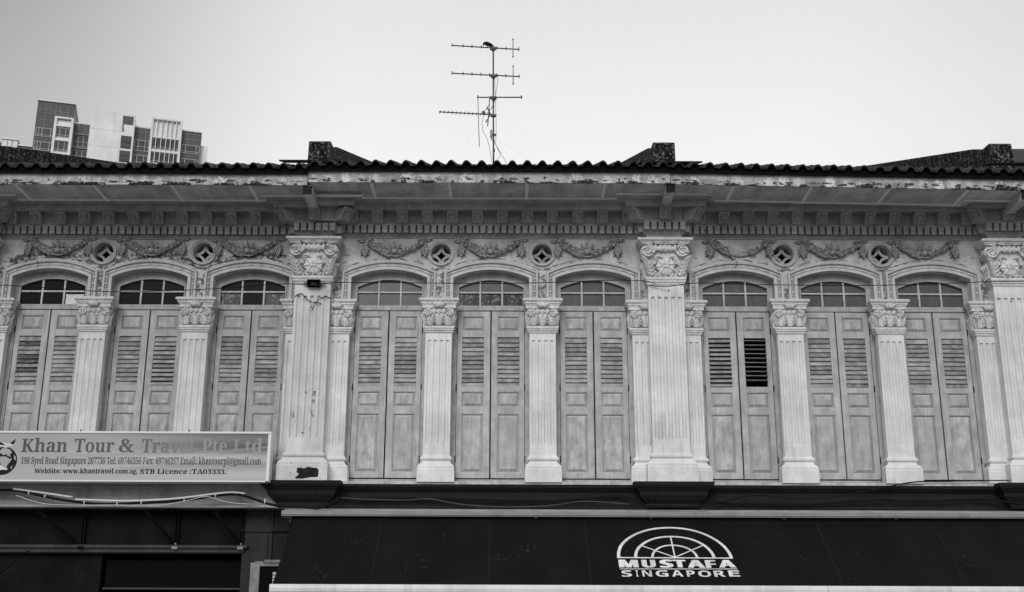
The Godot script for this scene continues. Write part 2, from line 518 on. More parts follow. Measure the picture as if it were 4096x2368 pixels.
# ---------------------------------------------------------------- ornament meshes
func small_capital() -> ArrayMesh:
	# at the shaft top centre, front face of the shaft at z = 0.12; y from 6.22 to 6.75
	var b := MB.new()
	var hw := 0.2
	var path := [Vector3(-hw, 0, -0.005), Vector3(-hw, 0, 0.12), Vector3(hw, 0, 0.12), Vector3(hw, 0, -0.005)]
	b.sweep([Vector2(0, 6.215), Vector2(0.018, 6.22), Vector2(0.022, 6.238), Vector2(0.012, 6.242), Vector2(0.03, 6.252), Vector2(0.034, 6.268), Vector2(0.026, 6.272), Vector2(0.04, 6.285), Vector2(0.042, 6.305), Vector2(0.03, 6.318), Vector2(0.0, 6.32)], path, Vector3.UP, 1.0)
	b.sweep([Vector2(-0.01, 6.318), Vector2(0.0, 6.45), Vector2(0.025, 6.56), Vector2(0.03, 6.6)], path, Vector3.UP, 1.0)
	b.sweep([Vector2(0.02, 6.6), Vector2(0.055, 6.6), Vector2(0.055, 6.645), Vector2(0.065, 6.65), Vector2(0.065, 6.665), Vector2(0.078, 6.67), Vector2(0.08, 6.69), Vector2(0.105, 6.71), Vector2(0.11, 6.735), Vector2(0.095, 6.75), Vector2(-0.12, 6.755)], path, Vector3.UP, 1.0)
	b.quad(Vector3(-0.09, 6.754, 0), Vector3(0.09, 6.754, 0), Vector3(0.09, 6.754, 0.2), Vector3(-0.09, 6.754, 0.2), Vector3.UP)
	# palmette on the abacus
	for k in 5:
		var an := PI / 2 + (k - 2) * 0.55
		b.leaf(Vector3(0, 6.615, 0.178 + 0.004 * absf(k - 2)), an, 0.13 if k == 2 else 0.11, 0.046, 0.025, 0.012)
	for s in [-1.0, 1.0]:
		b.leaf(Vector3(s * 0.005, 6.618, 0.18), PI / 2 - s * 1.5, 0.075, 0.03, 0.022, 0.02)
	# eggs
	for k in 3:
		b.blob(Vector3((k - 1) * 0.075, 6.565, 0.145), Vector3(0.033, 0.036, 0.026))
		b.tube([Vector3((k - 1) * 0.075 - 0.038, 6.585, 0.15), Vector3((k - 1) * 0.075 - 0.03, 6.545, 0.152), Vector3((k - 1) * 0.075, 6.522, 0.152), Vector3((k - 1) * 0.075 + 0.03, 6.545, 0.152), Vector3((k - 1) * 0.075 + 0.038, 6.585, 0.15)], 0.008, 5)
	# volutes
	for s in [-1.0, 1.0]:
		b.blob(Vector3(s * 0.175, 6.535, 0.13), Vector3(0.07, 0.072, 0.035), 5, 9)
		b.spiral(Vector3(s * 0.175, 6.535, 0.16), 0.062, 1.6, 0.014, s, 0.012, PI / 2)
		for k in 6:
			b.leaf(Vector3(s * 0.175 + cos(k * 1.05) * 0.02, 6.535 + sin(k * 1.05) * 0.02, 0.158), k * 1.05 + s * 0.9, 0.06, 0.02, 0.016, -0.01)
		b.leaf(Vector3(s * 0.13, 6.585, 0.15), PI / 2 - s * 0.9, 0.1, 0.035, 0.02)
		# volute on the side face
		b.xf = Transform3D(Basis(Vector3.UP, s * PI / 2), Vector3.ZERO)
		b.blob(Vector3(-s * 0.06, 6.535, 0.215), Vector3(0.062, 0.07, 0.03), 5, 9)
		b.spiral(Vector3(-s * 0.06, 6.535, 0.245), 0.055, 1.5, 0.012, -s, 0.01, PI / 2)
		for k in 3:
			b.leaf(Vector3(-s * 0.08 + s * k * 0.04, 6.325, 0.198), PI / 2 + (k - 1) * 0.2, 0.19, 0.06, 0.03, 0.03)
		b.xf = Transform3D()
	# acanthus
	for k in [-1, 0, 1]:
		var x: float = k * 0.135
		b.leaf(Vector3(x, 6.325, 0.118), PI / 2 - k * 0.1, 0.2 if k == 0 else 0.17, 0.055, 0.035, 0.025)
		for s in [-1.0, 1.0]:
			for q in 3:
				var bp := Vector3(x + s * 0.012, 6.335 + q * 0.03, 0.118)
				b.leaf(bp, PI / 2 - s * (0.95 - q * 0.18), 0.07 + 0.012 * q, 0.026, 0.026, 0.03)
	for s in [-1.0, 1.0]:
		b.leaf(Vector3(s * 0.07, 6.35, 0.12), PI / 2, 0.15, 0.034, 0.03, 0.03)
		b.leaf(Vector3(s * 0.185, 6.33, 0.118), PI / 2 - s * 0.35, 0.19, 0.05, 0.03, 0.05)
	return b.mesh(M.capital)

func big_capital() -> ArrayMesh:
	# shaft half width 0.275, front at z = 0.2; y from 6.97 to 7.7
	var b := MB.new()
	var hw := 0.275
	var path := [Vector3(-hw, 0, -0.005), Vector3(-hw, 0, 0.2), Vector3(hw, 0, 0.2), Vector3(hw, 0, -0.005)]
	b.sweep([Vector2(0, 6.965), Vector2(0.015, 6.97), Vector2(0.02, 6.99), Vector2(0.01, 6.995), Vector2(0.03, 7.01), Vector2(0.034, 7.03), Vector2(0.022, 7.035), Vector2(0.04, 7.055), Vector2(0.042, 7.08), Vector2(0.028, 7.095), Vector2(-0.01, 7.097)], path, Vector3.UP, 1.0)
	b.sweep([Vector2(-0.02, 7.095), Vector2(0.0, 7.25), Vector2(0.02, 7.4), Vector2(0.045, 7.54), Vector2(0.055, 7.625)], path, Vector3.UP, 1.0)
	b.sweep([Vector2(0.04, 7.61), Vector2(0.095, 7.613), Vector2(0.1, 7.63), Vector2(0.118, 7.636), Vector2(0.122, 7.65), Vector2(0.15, 7.66), Vector2(0.156, 7.695), Vector2(-0.27, 7.702)], path, Vector3.UP, 1.0)
	var z := 0.26
	# twisted cushion between the volutes
	b.blob(Vector3(0, 7.54, z - 0.01), Vector3(0.2, 0.055, 0.05), 6, 8)
	for k in 5:
		b.blob(Vector3((k - 2) * 0.075, 7.54, z + 0.022), Vector3(0.025, 0.064, 0.034), 4, 7)
		b.leaf(Vector3((k - 2) * 0.075 - 0.04, 7.505, z + 0.014), 0.85, 0.1, 0.03, 0.022)
	for s in [-1.0, 1.0]:
		b.blob(Vector3(s * 0.27, 7.495, z - 0.02), Vector3(0.112, 0.115, 0.05), 6, 10)
		b.spiral(Vector3(s * 0.27, 7.495, z + 0.025), 0.104, 2.1, 0.022, s, 0.02, PI / 2)
		b.leaf(Vector3(s * 0.06, 7.61, z + 0.035), PI / 2 - s * 1.35, 0.15, 0.045, 0.022)
		b.leaf(Vector3(s * 0.2, 7.615, z + 0.035), PI / 2 - s * 1.75, 0.12, 0.04, 0.022)
		# sides
		b.xf = Transform3D(Basis(Vector3.UP, s * PI / 2), Vector3.ZERO)
		b.blob(Vector3(-s * 0.12, 7.495, 0.31), Vector3(0.1, 0.108, 0.045), 5, 9)
		b.spiral(Vector3(-s * 0.12, 7.495, 0.35), 0.097, 2.0, 0.017, -s, 0.018, PI / 2)
		for k in 4:
			b.leaf(Vector3(-s * 0.2 + s * k * 0.06, 7.1, 0.272), PI / 2 + (k - 1.5) * 0.15, 0.22, 0.075, 0.04, 0.05)
		b.xf = Transform3D()
		# big corner acanthus that flares out
		b.leaf(Vector3(s * 0.22, 7.1, 0.2), PI / 2 - s * 0.32, 0.3, 0.1, 0.045, 0.12, 6)
		for q in 4:
			b.leaf(Vector3(s * (0.225 + q * 0.022), 7.12 + q * 0.05, 0.215 + q * 0.018), PI / 2 - s * (1.25 - q * 0.12), 0.1, 0.04, 0.03, 0.05)
			b.leaf(Vector3(s * (0.2 + q * 0.018), 7.12 + q * 0.05, 0.215 + q * 0.018), PI / 2 + s * (0.75 - q * 0.1), 0.09, 0.038, 0.03, 0.03)
		b.leaf(Vector3(s * 0.31, 7.35, 0.29), PI / 2 - s * 1.15, 0.1, 0.06, 0.03, 0.07)
		# caulicoles curling up to the volutes
		b.tube([Vector3(s * 0.05, 7.38, z), Vector3(s * 0.1, 7.42, z + 0.01), Vector3(s * 0.15, 7.41, z + 0.015), Vector3(s * 0.17, 7.36, z + 0.015), Vector3(s * 0.14, 7.33, z + 0.01)], 0.018, 5)
		b.tube([Vector3(s * 0.2, 7.16, z - 0.02), Vector3(s * 0.21, 7.25, z - 0.01), Vector3(s * 0.19, 7.32, z)], 0.016, 5)
		b.leaf(Vector3(s * 0.17, 7.28, z - 0.01), PI / 2 + s * 0.2, 0.13, 0.05, 0.03, 0.01)
	# flower
	for k in 8:
		var an := k * TAU / 8 + 0.2
		b.leaf(Vector3(cos(an) * 0.03, 7.27 + sin(an) * 0.028, z - 0.03), an, 0.135, 0.12, 0.034, -0.015)
	for k in 5:
		var an := k * TAU / 5 + PI / 2
		b.blob(Vector3(cos(an) * 0.04, 7.28 + sin(an) * 0.038, z + 0.01), Vector3(0.032, 0.03, 0.022), 4, 7)
	b.blob(Vector3(0, 7.28, z + 0.024), Vector3(0.016, 0.016, 0.016))
	# lower row of curled leaves
	for k in 7:
		var x := (k - 3) * 0.078
		b.leaf(Vector3(x, 7.098, 0.19), PI / 2 + (k - 3) * -0.16, 0.115, 0.06, 0.035, 0.04)
		b.blob(Vector3(x + 0.035, 7.13, 0.215), Vector3(0.02, 0.018, 0.018))
	return b.mesh(M.capital)

func bracket_mesh() -> ArrayMesh:
	var b := MB.new()
	var w := 0.084
	var prof := PackedVector2Array([Vector2(0.095, 7.975), Vector2(0.205, 7.975), Vector2(0.222, 7.985), Vector2(0.226, 8.02), Vector2(0.236, 8.05), Vector2(0.258, 8.085), Vector2(0.295, 8.115), Vector2(0.306, 8.13), Vector2(0.312, 8.163), Vector2(0.095, 8.163)])
	# the profile lies in the zy plane: turn it round
	b.xf = Transform3D(Basis(Vector3(0, 0, 1), Vector3(0, 1, 0), Vector3(-1, 0, 0)), Vector3.ZERO)
	b.extrude(prof, -w, w)
	b.xf = Transform3D()
	# acanthus on the curved front
	for s in [-1.0, 1.0]:
		b.tube([Vector3(s * 0.072, 7.985, 0.215), Vector3(s * 0.072, 8.02, 0.229), Vector3(s * 0.072, 8.05, 0.239), Vector3(s * 0.072, 8.085, 0.261), Vector3(s * 0.072, 8.12, 0.302)], 0.013, 5)
	b.xf = Transform3D(Basis(Vector3.RIGHT, 0.42), Vector3(0, 7.985, 0.216))
	b.leaf(Vector3(0, 0, 0), PI / 2, 0.145, 0.04, 0.018, 0.012)
	for s in [-1.0, 1.0]:
		for q in 3:
			b.leaf(Vector3(s * 0.006, q * 0.035, 0), PI / 2 - s * (0.75 - q * 0.12), 0.075, 0.026, 0.018, 0.01)
	b.xf = Transform3D()
	for k in 4:
		b.box(Vector3(-0.066 + k * 0.037, 8.128, 0.3), Vector3(-0.046 + k * 0.037, 8.155, 0.322))
	return b.mesh(M.cornice)

func dentil_mesh() -> ArrayMesh:
	var b := MB.new()
	b.cbox(Vector3(-0.04, 7.836, 0.04), Vector3(0.04, 7.956, 0.128), 0.006)
	b.box(Vector3(-0.04, 7.90, 0.12), Vector3(0.04, 7.956, 0.137))
	return b.mesh(M.cornice)

func festoon_mesh(sd: int, broken := false) -> Array:
	# swag centred on x = 0 hung at y = 0 (knots at +-0.52), returns [festoon, bow, grapes]
	var r := RandomNumberGenerator.new()
	r.seed = sd
	var f := MB.new()
	var curve := func(t: float) -> Vector3:
		return Vector3(t * 0.52, -0.215 + 0.2 * pow(absf(t), 1.7), 0.0)
	var pts := []
	for k in 21:
		var t := -1.0 + k / 10.0
		pts.append(curve.call(t) + Vector3(0, 0, 0.008))
	f.tube(pts.slice(0, 11), 0.02, 6, 0.036)
	f.tube(pts.slice(10, 21), 0.036, 6, 0.02)
	for k in 26:
		var t := -0.97 + k * 1.94 / 25.0
		if absf(t) < 0.2 or (broken and absf(t + 0.05) < 0.42):
			continue
		var p: Vector3 = curve.call(t)
		var q: Vector3 = curve.call(t - signf(t) * 0.05)
		var an := (q - p).angle_to(Vector3.RIGHT) * (1.0 if q.y > p.y else -1.0)
		var fat := 1.0 - absf(t) * 0.3
		for s in [-1.0, 1.0]:
			f.leaf(p + Vector3(0, s * 0.018 * fat, 0.022 + r.randf() * 0.02), an + s * r.randf_range(0.4, 0.85), r.randf_range(0.085, 0.12) * fat, 0.048 * fat, 0.026, 0.012)
		f.leaf(p + Vector3(0, 0, 0.042), an + r.randf_range(-0.25, 0.25), 0.09 * fat, 0.045 * fat, 0.024, 0.0)
		if k % 3 == 0:
			f.blob(p + Vector3(0, r.randf_range(-0.03, 0.02), 0.06), Vector3(0.027, 0.027, 0.024) * (0.7 + fat * 0.5))
	if not broken:
		# fruit, ribbons and standing leaves in the middle
		f.blob(Vector3(-0.015, -0.185, 0.05), Vector3(0.062, 0.045, 0.045), 5, 9)
		f.blob(Vector3(0.085, -0.19, 0.045), Vector3(0.05, 0.036, 0.036), 5, 8)
		f.blob(Vector3(-0.1, -0.175, 0.04), Vector3(0.036, 0.03, 0.03))
		f.blob(Vector3(0.15, -0.165, 0.045), Vector3(0.025, 0.025, 0.025))
		f.blob(Vector3(-0.135, -0.14, 0.045), Vector3(0.02, 0.02, 0.02))
		f.blob(Vector3(-0.13, -0.19, 0.045), Vector3(0.018, 0.018, 0.018))
		f.leaf(Vector3(-0.02, -0.13, 0.02), PI / 2, 0.11, 0.06, 0.025, 0.02)
		f.leaf(Vector3(-0.07, -0.13, 0.02), PI / 2 + 0.6, 0.09, 0.04, 0.025, 0.02)
		f.leaf(Vector3(0.04, -0.14, 0.02), PI / 2 - 0.7, 0.1, 0.04, 0.025, 0.02)
		f.leaf(Vector3(0.12, -0.14, 0.02), PI / 2 + 0.5, 0.09, 0.04, 0.025, 0.02)
		for s in [[-0.11, -0.13, -0.06, -0.24], [0.06, -0.13, 0.01, -0.25], [0.19, -0.12, 0.15, -0.22]]:
			f.tube([Vector3(s[0], s[1], 0.055), Vector3((s[0] + s[2]) / 2, (s[1] + s[3]) / 2, 0.075), Vector3(s[2], s[3], 0.03)], 0.016, 4)
		f.tube([Vector3(-0.17, -0.2, 0.02), Vector3(-0.08, -0.245, 0.03), Vector3(0.02, -0.255, 0.03), Vector3(0.15, -0.225, 0.02)], 0.012, 5)
	else:
		f.blob(Vector3(0.0, -0.2, 0.0), Vector3(0.2, 0.055, 0.03), 6, 10)
	var w := MB.new()
	w.blob(Vector3(0, 0.0, 0.025), Vector3(0.024, 0.024, 0.024))
	w.leaf(Vector3(-0.015, 0, 0.015), PI + 0.12, 0.125, 0.06, 0.03)
	w.leaf(Vector3(0.015, 0.005, 0.015), 0.12, 0.115, 0.055, 0.03)
	var g := MB.new()
	g.tube([Vector3(0, -0.02, 0.015), Vector3(0.0, -0.075, 0.02), Vector3(0, -0.12, 0.02)], 0.014, 6, 0.038)
	for row in [[-0.13, 3], [-0.155, 4], [-0.18, 3], [-0.205, 3], [-0.23, 2], [-0.255, 1]]:
		for k in int(row[1]):
			var x: float = (k - (row[1] - 1) / 2.0) * 0.036
			g.blob(Vector3(x + r.randf_range(-0.004, 0.004), row[0], 0.042 + r.randf() * 0.016), Vector3(0.021, 0.0195, 0.021))
	for s in [-1.0, 1.0]:
		g.leaf(Vector3(s * 0.02, -0.06, 0.01), -PI / 2 + s * 0.5, 0.09, 0.035, 0.022)
		g.leaf(Vector3(s * 0.05, -0.14, 0.008), -PI / 2 + s * 0.45, 0.075, 0.03, 0.022)
		g.leaf(Vector3(s * 0.042, -0.19, 0.008), -PI / 2 + s * 0.55, 0.07, 0.03, 0.022)
	return [f.mesh(M.ornament), w.mesh(M.ornament), g.mesh(M.ornament)]

func fluted_shaft(hw: float, zf: float, y0: float, y1: float, f0: float, f1: float, n: int, fw: float, dep: float) -> MB:
	var b := MB.new()
	var gap := (2 * hw - n * fw) / (n + 1)
	b.quad(Vector3(-hw, y0, -0.005), Vector3(-hw, y1, -0.005), Vector3(-hw, y1, zf), Vector3(-hw, y0, zf), Vector3.LEFT)
	b.quad(Vector3(hw, y0, -0.005), Vector3(hw, y1, -0.005), Vector3(hw, y1, zf), Vector3(hw, y0, zf), Vector3.RIGHT)
	b.quad(Vector3(-hw, y0, zf), Vector3(hw, y0, zf), Vector3(hw, f0, zf), Vector3(-hw, f0, zf), Vector3.BACK)
	b.quad(Vector3(-hw, f1, zf), Vector3(hw, f1, zf), Vector3(hw, y1, zf), Vector3(-hw, y1, zf), Vector3.BACK)
	var x := -hw
	for k in n + 1:
		b.quad(Vector3(x, f0, zf), Vector3(x + gap, f0, zf), Vector3(x + gap, f1, zf), Vector3(x, f1, zf), Vector3.BACK)
		x += gap
		if k == n:
			break
		var prev := Vector3(x, 0, zf)
		for j in range(1, 7):
			var t := j / 6.0
			var q := Vector3(x + fw * t, 0, zf - dep * sin(PI * t))
			b.quad(prev + Vector3(0, f0, 0), q + Vector3(0, f0, 0), q + Vector3(0, f1, 0), prev + Vector3(0, f1, 0), Vector3(0.5 - t, 0, 1))
			for e in [f0, f1]:
				b.tri(prev + Vector3(0, e, 0), q + Vector3(0, e, 0), Vector3(x + fw * 0.5, e, zf), Vector3.UP if e == f0 else Vector3.DOWN)
			prev = q
		x += fw
	return b

func pilaster_base(hw: float, zf: float, top: float, o: float) -> MB:
	var b := MB.new()
	var path := [Vector3(-hw, 0, -0.005), Vector3(-hw, 0, zf), Vector3(hw, 0, zf), Vector3(hw, 0, -0.005)]
	var y := top
	b.sweep([Vector2(0, 3.935), Vector2(o, 3.935), Vector2(o, y - 0.21), Vector2(o - 0.006, y - 0.2), Vector2(o - 0.004, y - 0.17), Vector2(o - 0.02, y - 0.145), Vector2(o - 0.05, y - 0.12), Vector2(o - 0.064, y - 0.095), Vector2(0.008, y - 0.08), Vector2(0.03, y - 0.065), Vector2(0.036, y - 0.045), Vector2(0.03, y - 0.025), Vector2(0.012, y - 0.02), Vector2(0.01, y), Vector2(0, y)], path, Vector3.UP, 1.0)
	return b

func arch_pts(hw: float, y0: float, rise: float, n: int) -> Array:
	var r := (hw * hw + rise * rise) / (2 * rise)
	var a := asin(hw / r)
	var out := []
	for k in n + 1:
		var t := -a + 2 * a * k / n
		out.append(Vector2(r * sin(t), y0 + rise - r + r * cos(t)))
	return out

func archivolt() -> Array:
	# [moulding, beading] centred on x = 0
	var path := [Vector3(-0.59, 6.752, 0)]
	for p in arch_pts(0.59, 7.13, 0.13, 18):
		path.append(Vector3(p.x, p.y, 0))
	path.append(Vector3(0.59, 6.752, 0))
	var b := MB.new()
	b.sweep([Vector2(0, -0.003), Vector2(0, 0.04), Vector2(0.045, 0.04), Vector2(0.05, 0.03), Vector2(0.056, 0.045), Vector2(0.062, 0.02), Vector2(0.1, 0.02), Vector2(0.103, 0.042), Vector2(0.108, 0.055), Vector2(0.136, 0.06), Vector2(0.142, 0.05), Vector2(0.144, -0.003)], path, Vector3(0, 0, 1), -1.0, -1.0)
	# beads along the middle of the band
	var d := MB.new()
	var line := []
	for p in arch_pts(0.665, 7.175, 0.145, 40):
		line.append(Vector3(p.x, p.y, 0.03))
	var run := 0.0
	var acc := []
	var total := 0.0
	for k in line.size() - 1:
		total += line[k].distance_to(line[k + 1])
	var n := 8
	var step := total / n
	var at_len := func(l: float) -> Vector3:
		var left := clampf(l, 0.0, total - 0.0001)
		for k in line.size() - 1:
			var s: float = line[k].distance_to(line[k + 1])
			if left <= s:
				return line[k].lerp(line[k + 1], left / s)
			left -= s
		return line[-1]
	for k in n:
		var c := (k + 0.5) * step
		var seg := []
		for j in 5:
			seg.append(at_len.call(c + (j - 2) * step * 0.155))
		d.tube(seg, 0.021, 7)
		d.blob(at_len.call(c - step * 0.5 + 0.018), Vector3(0.015, 0.019, 0.018))
		d.blob(at_len.call(c + step * 0.5 - 0.018), Vector3(0.015, 0.019, 0.018))
	for s in [-1.0, 1.0]:
		for k in 4:
			d.blob(Vector3(s * 0.671, 6.8 + k * 0.105, 0.03), Vector3(0.018, 0.034, 0.018))
			d.blob(Vector3(s * 0.671, 6.853 + k * 0.105, 0.03), Vector3(0.016, 0.014, 0.015))
	return [b.mesh(M.archivolt), d.mesh(M.archivolt)]

# ---------------------------------------------------------------- windows and shutters
var mesh_cache := {}

func pane_poly(x0: float, x1: float, y0: float, y1: float) -> PackedVector2Array:
	# pane cut by the arch of the fanlight
	var p := PackedVector2Array([Vector2(x0, y0), Vector2(x1, y0)])
	var r := (0.505 * 0.505 + 0.12 * 0.12) / 0.24
	for k in 7:
		var x := lerpf(x1, x0, k / 6.0)
		p.append(Vector2(x, minf(y1, 7.17 - r + sqrt(r * r - x * x))))
	return p

func fanlight(house: Node3D, x: float, i: int, w: int) -> void:
	if not mesh_cache.has("fan"):
		var b := MB.new()
		var poly := PackedVector2Array()
		poly.append(Vector2(-0.592, 6.76))
		for p in arch_pts(0.592, 7.17, 0.13, 14):
			poly.append(p)
		poly.append(Vector2(0.592, 6.76))
		poly.append(Vector2(0.505, 6.76))
		var inner := arch_pts(0.505, 7.05, 0.12, 14)
		inner.reverse()
		for p in inner:
			poly.append(p)
		poly.append(Vector2(-0.505, 6.76))
		b.extrude(poly, -0.34, -0.21)
		# raised rim round the glass
		var rim := [Vector3(-0.505, 6.76, -0.21)]
		for p in arch_pts(0.505, 7.05, 0.12, 14):
			rim.append(Vector3(p.x, p.y, -0.21))
		rim.append(Vector3(0.505, 6.76, -0.21))
		b.sweep([Vector2(0.0, -0.02), Vector2(0.0, 0.012), Vector2(0.018, 0.012), Vector2(0.018, -0.02)], rim, Vector3(0, 0, 1), -1.0, -1.0)
		# jambs and transom
		for s in [-1.0, 1.0]:
			b.box(Vector3(minf(s * 0.525, s * 0.592), 3.95, -0.34), Vector3(maxf(s * 0.525, s * 0.592), 6.758, -0.212))
		b.cbox(Vector3(-0.524, 6.672, -0.34), Vector3(0.524, 6.757, -0.205), 0.008)
		b.cbox(Vector3(-0.524, 3.95, -0.34), Vector3(0.524, 4.05, -0.215), 0.008)
		mesh_cache.fan = b.mesh(M.frame)
		var m := MB.new()
		for s in [-1.0, 1.0]:
			m.cbox(Vector3(s * 0.172 - 0.0135, 6.757, -0.27), Vector3(s * 0.172 + 0.0135, 7.155, -0.215), 0.006)
		m.cbox(Vector3(-0.505, 6.957, -0.268), Vector3(0.505, 6.983, -0.217), 0.006)
		mesh_cache.muntin = m.mesh(M.muntin)
		for k in 6:
			var c := k % 3
			var x0: float = [-0.506, -0.162, 0.182][c]
			var x1: float = [-0.182, 0.162, 0.506][c]
			var g := MB.new()
			if k < 3:
				g.extrude(PackedVector2Array([Vector2(x0, 6.755), Vector2(x1, 6.755), Vector2(x1, 6.96), Vector2(x0, 6.96)]), -0.256, -0.25)
			else:
				g.extrude(pane_poly(x0, x1, 6.98, 7.18), -0.256, -0.25)
			mesh_cache["pane%d" % k] = g.mesh(M.glass_grey)
	var f := put(house, "fanlight", mesh_cache.fan, T(x, -0.032, 0.075))
	put(f, "muntin", mesh_cache.muntin)
	for k in 6:
		var p := put(f, "pane", mesh_cache["pane%d" % k])
		var g: Material = M.glass_grey
		if i == 0:
			g = M.glass_dark
			if w == 2 and k in [0, 2]: g = M.glass_mottled
		elif i == 1 and w == 1 and k < 3:
			g = M.glass_mottled
		p.material_override = g
	if i == 0 and w == 0:
		# crumpled foil stuck behind the lower right pane
		var c := MB.new()
		var r := RandomNumberGenerator.new()
		r.seed = 3
		var grid := []
		for a in 7:
			var row := []
			for q in 6:
				row.append(Vector3(0.2 + a * 0.047, 6.765 + q * 0.032, -0.246 + r.randf() * 0.016))
			grid.append(row)
		for a in 6:
			for q in 5:
				c.quad(grid[a][q], grid[a + 1][q], grid[a + 1][q + 1], grid[a][q + 1], Vector3.BACK)
		part(f, "foil", c, M.foil).set_meta("label", "crumpled foil over the lower right pane")

func shutter_meshes() -> void:
	# a leaf 0.5175 wide from its hinge at x = 0 to its meeting edge, front at z = 0
	var w := 0.511
	var sh := 0.078
	var sm := 0.096
	var y0 := 4.068
	var y1 := 6.663
	var f := MB.new()
	f.cbox(Vector3(0.002, y0, -0.045), Vector3(sh, y1, 0), 0.004)
	f.cbox(Vector3(w - sm, y0, -0.045), Vector3(w, y1, 0), 0.004)
	var rails := [[4.068, 4.152], [5.047, 5.149], [5.39, 5.478], [6.25, 6.344], [6.585, 6.663]]
	for r in rails:
		f.box(Vector3(sh, r[0], -0.043), Vector3(w - sm, r[1], -0.003))
	# quirk mouldings round the panels
	for pr in [[4.152, 5.047], [5.149, 5.39], [6.344, 6.585]]:
		var path := [Vector3(sh, pr[0], -0.003), Vector3(w - sm, pr[0], -0.003), Vector3(w - sm, pr[1], -0.003), Vector3(sh, pr[1], -0.003)]
		f.sweep([Vector2(0, 0), Vector2(0.004, -0.004), Vector2(0.012, -0.008), Vector2(0.013, -0.03)], path, Vector3(0, 0, 1), -1.0, -1.0, true)
	mesh_cache.leaf = f.mesh(M.shutter)
	var k := 0
	for pr in [[4.152, 5.047], [5.149, 5.39], [6.344, 6.585]]:
		var p := MB.new()
		var x0 := sh
		var x1 := w - sm
		p.quad(Vector3(x0, pr[0], -0.036), Vector3(x1, pr[0], -0.036), Vector3(x1, pr[1], -0.036), Vector3(x0, pr[1], -0.036), Vector3.BACK)
		var b := 0.05
		var o := [Vector3(x0 + 0.016, pr[0] + 0.016, -0.032), Vector3(x1 - 0.016, pr[0] + 0.016, -0.032), Vector3(x1 - 0.016, pr[1] - 0.016, -0.032), Vector3(x0 + 0.016, pr[1] - 0.016, -0.032)]
		var q := [Vector3(x0 + b, pr[0] + b, -0.006), Vector3(x1 - b, pr[0] + b, -0.006), Vector3(x1 - b, pr[1] - b, -0.006), Vector3(x0 + b, pr[1] - b, -0.006)]
		for j in 4:
			p.quad(o[j], o[(j + 1) % 4], q[(j + 1) % 4], q[j], Vector3.BACK)
		# the field stands a little proud of its bevel
		p.cbox(q[0] + Vector3(0, 0, -0.002), q[2] + Vector3(0, 0, 0.005), 0.002)
		mesh_cache["panel%d" % k] = p.mesh(M.shutter)
		k += 1
	var s := MB.new()
	var d := 0.041
	s.box(Vector3(sh + 0.001, -d, -0.0055), Vector3(w - sm - 0.001, d, 0.0055))
	s.tube([Vector3(sh + 0.001, -d, 0), Vector3(w - sm - 0.001, -d, 0)], 0.0075, 6)
	mesh_cache.slat = s.mesh(M.slat_a)
	var h := MB.new()
	h.box(Vector3(-0.012, -0.05, -0.02), Vector3(0.004, 0.05, 0.008))
	h.tube([Vector3(-0.006, -0.05, 0.008), Vector3(-0.006, 0.05, 0.008)], 0.008, 6)
	mesh_cache.hinge = h.mesh(M.iron)

func shutter(house: Node3D, x: float, side: float, i: int, w: int, swing: float) -> void:
	var bs := Basis(Vector3.UP, swing * side)
	if side > 0:
		bs = bs * Basis(Vector3(-1, 0, 0), Vector3(0, 1, 0), Vector3(0, 0, 1))
	var leaf := put(house, "shutter", mesh_cache.leaf, Transform3D(bs, Vector3(x + side * 0.521, -0.03, -0.147)))
	if rng.randf() < 0.4:
		leaf.material_override = M.shutter_pale
	for k in 3:
		var p := put(leaf, "panel", mesh_cache["panel%d" % k])
		if rng.randf() < 0.6:
			p.material_override = M.panel_bleached
	for y in [4.35, 5.45, 6.35]:
		put(leaf, "hinge", mesh_cache.hinge, T(0, y, 0))
	for k in 11:
		var tilt := 0.36 + rng.randf_range(-0.05, 0.05)
		if i == 2 and w == 0: tilt = 0.8 if side < 0 else 1.5
		if i == 0 and w == 1 and side > 0: tilt = 0.4 + 0.028 * (11 - k)
		if i == 0 and w == 0 and side < 0 and k in [3, 4, 5]: tilt = 0.5
		if i == 2 and w == 0 and side > 0 and k == 0: continue
		var o := put(leaf, "slat", mesh_cache.slat, Transform3D(Basis(Vector3.FORWARD, rng.randf_range(-0.006, 0.006)) * Basis(Vector3.RIGHT, -tilt), Vector3(0, 5.511 + k * 0.0695, -0.022)))
		var m: Material = [M.slat_a, M.slat_b, M.slat_c][rng.randi_range(0, 2)]
		if i == 0 and w == 0 and side < 0 and k in [3, 5, 6, 9]: m = M.slat_worn
		if i == 2 and w == 0 and side > 0: m = M.slat_b
		o.material_override = m

# ---------------------------------------------------------------- one shophouse
func ogee(house: Node3D, path: Array, dy: float) -> MeshInstance3D:
	var b := MB.new()
	b.sweep([Vector2(-0.01, 7.785), Vector2(0.02, 7.785), Vector2(0.024, 7.803), Vector2(0.04, 7.806), Vector2(0.048, 7.82), Vector2(0.05, 7.834), Vector2(0.06, 7.835), Vector2(0.045, 7.84), Vector2(0.045, 7.955), Vector2(0.138, 7.957), Vector2(0.142, 7.98), Vector2(0.12, 7.99), Vector2(0.1, 8.0), Vector2(0.1, 8.11), Vector2(0.125, 8.15), Vector2(0.13, 8.165), Vector2(0.305, 8.166), Vector2(0.31, 8.145), Vector2(0.34, 8.145), Vector2(0.345, 8.236), Vector2(0.36, 8.238), Vector2(0.362, 8.248), Vector2(0.385, 8.252), Vector2(0.42, 8.262), Vector2(0.445, 8.275), Vector2(0.462, 8.277), Vector2(0.464, 8.296), Vector2(-0.05, 8.297)], path, Vector3.UP, 1.0)
	return part(house, "cornice", b, M.cornice, T(0, dy, 0))

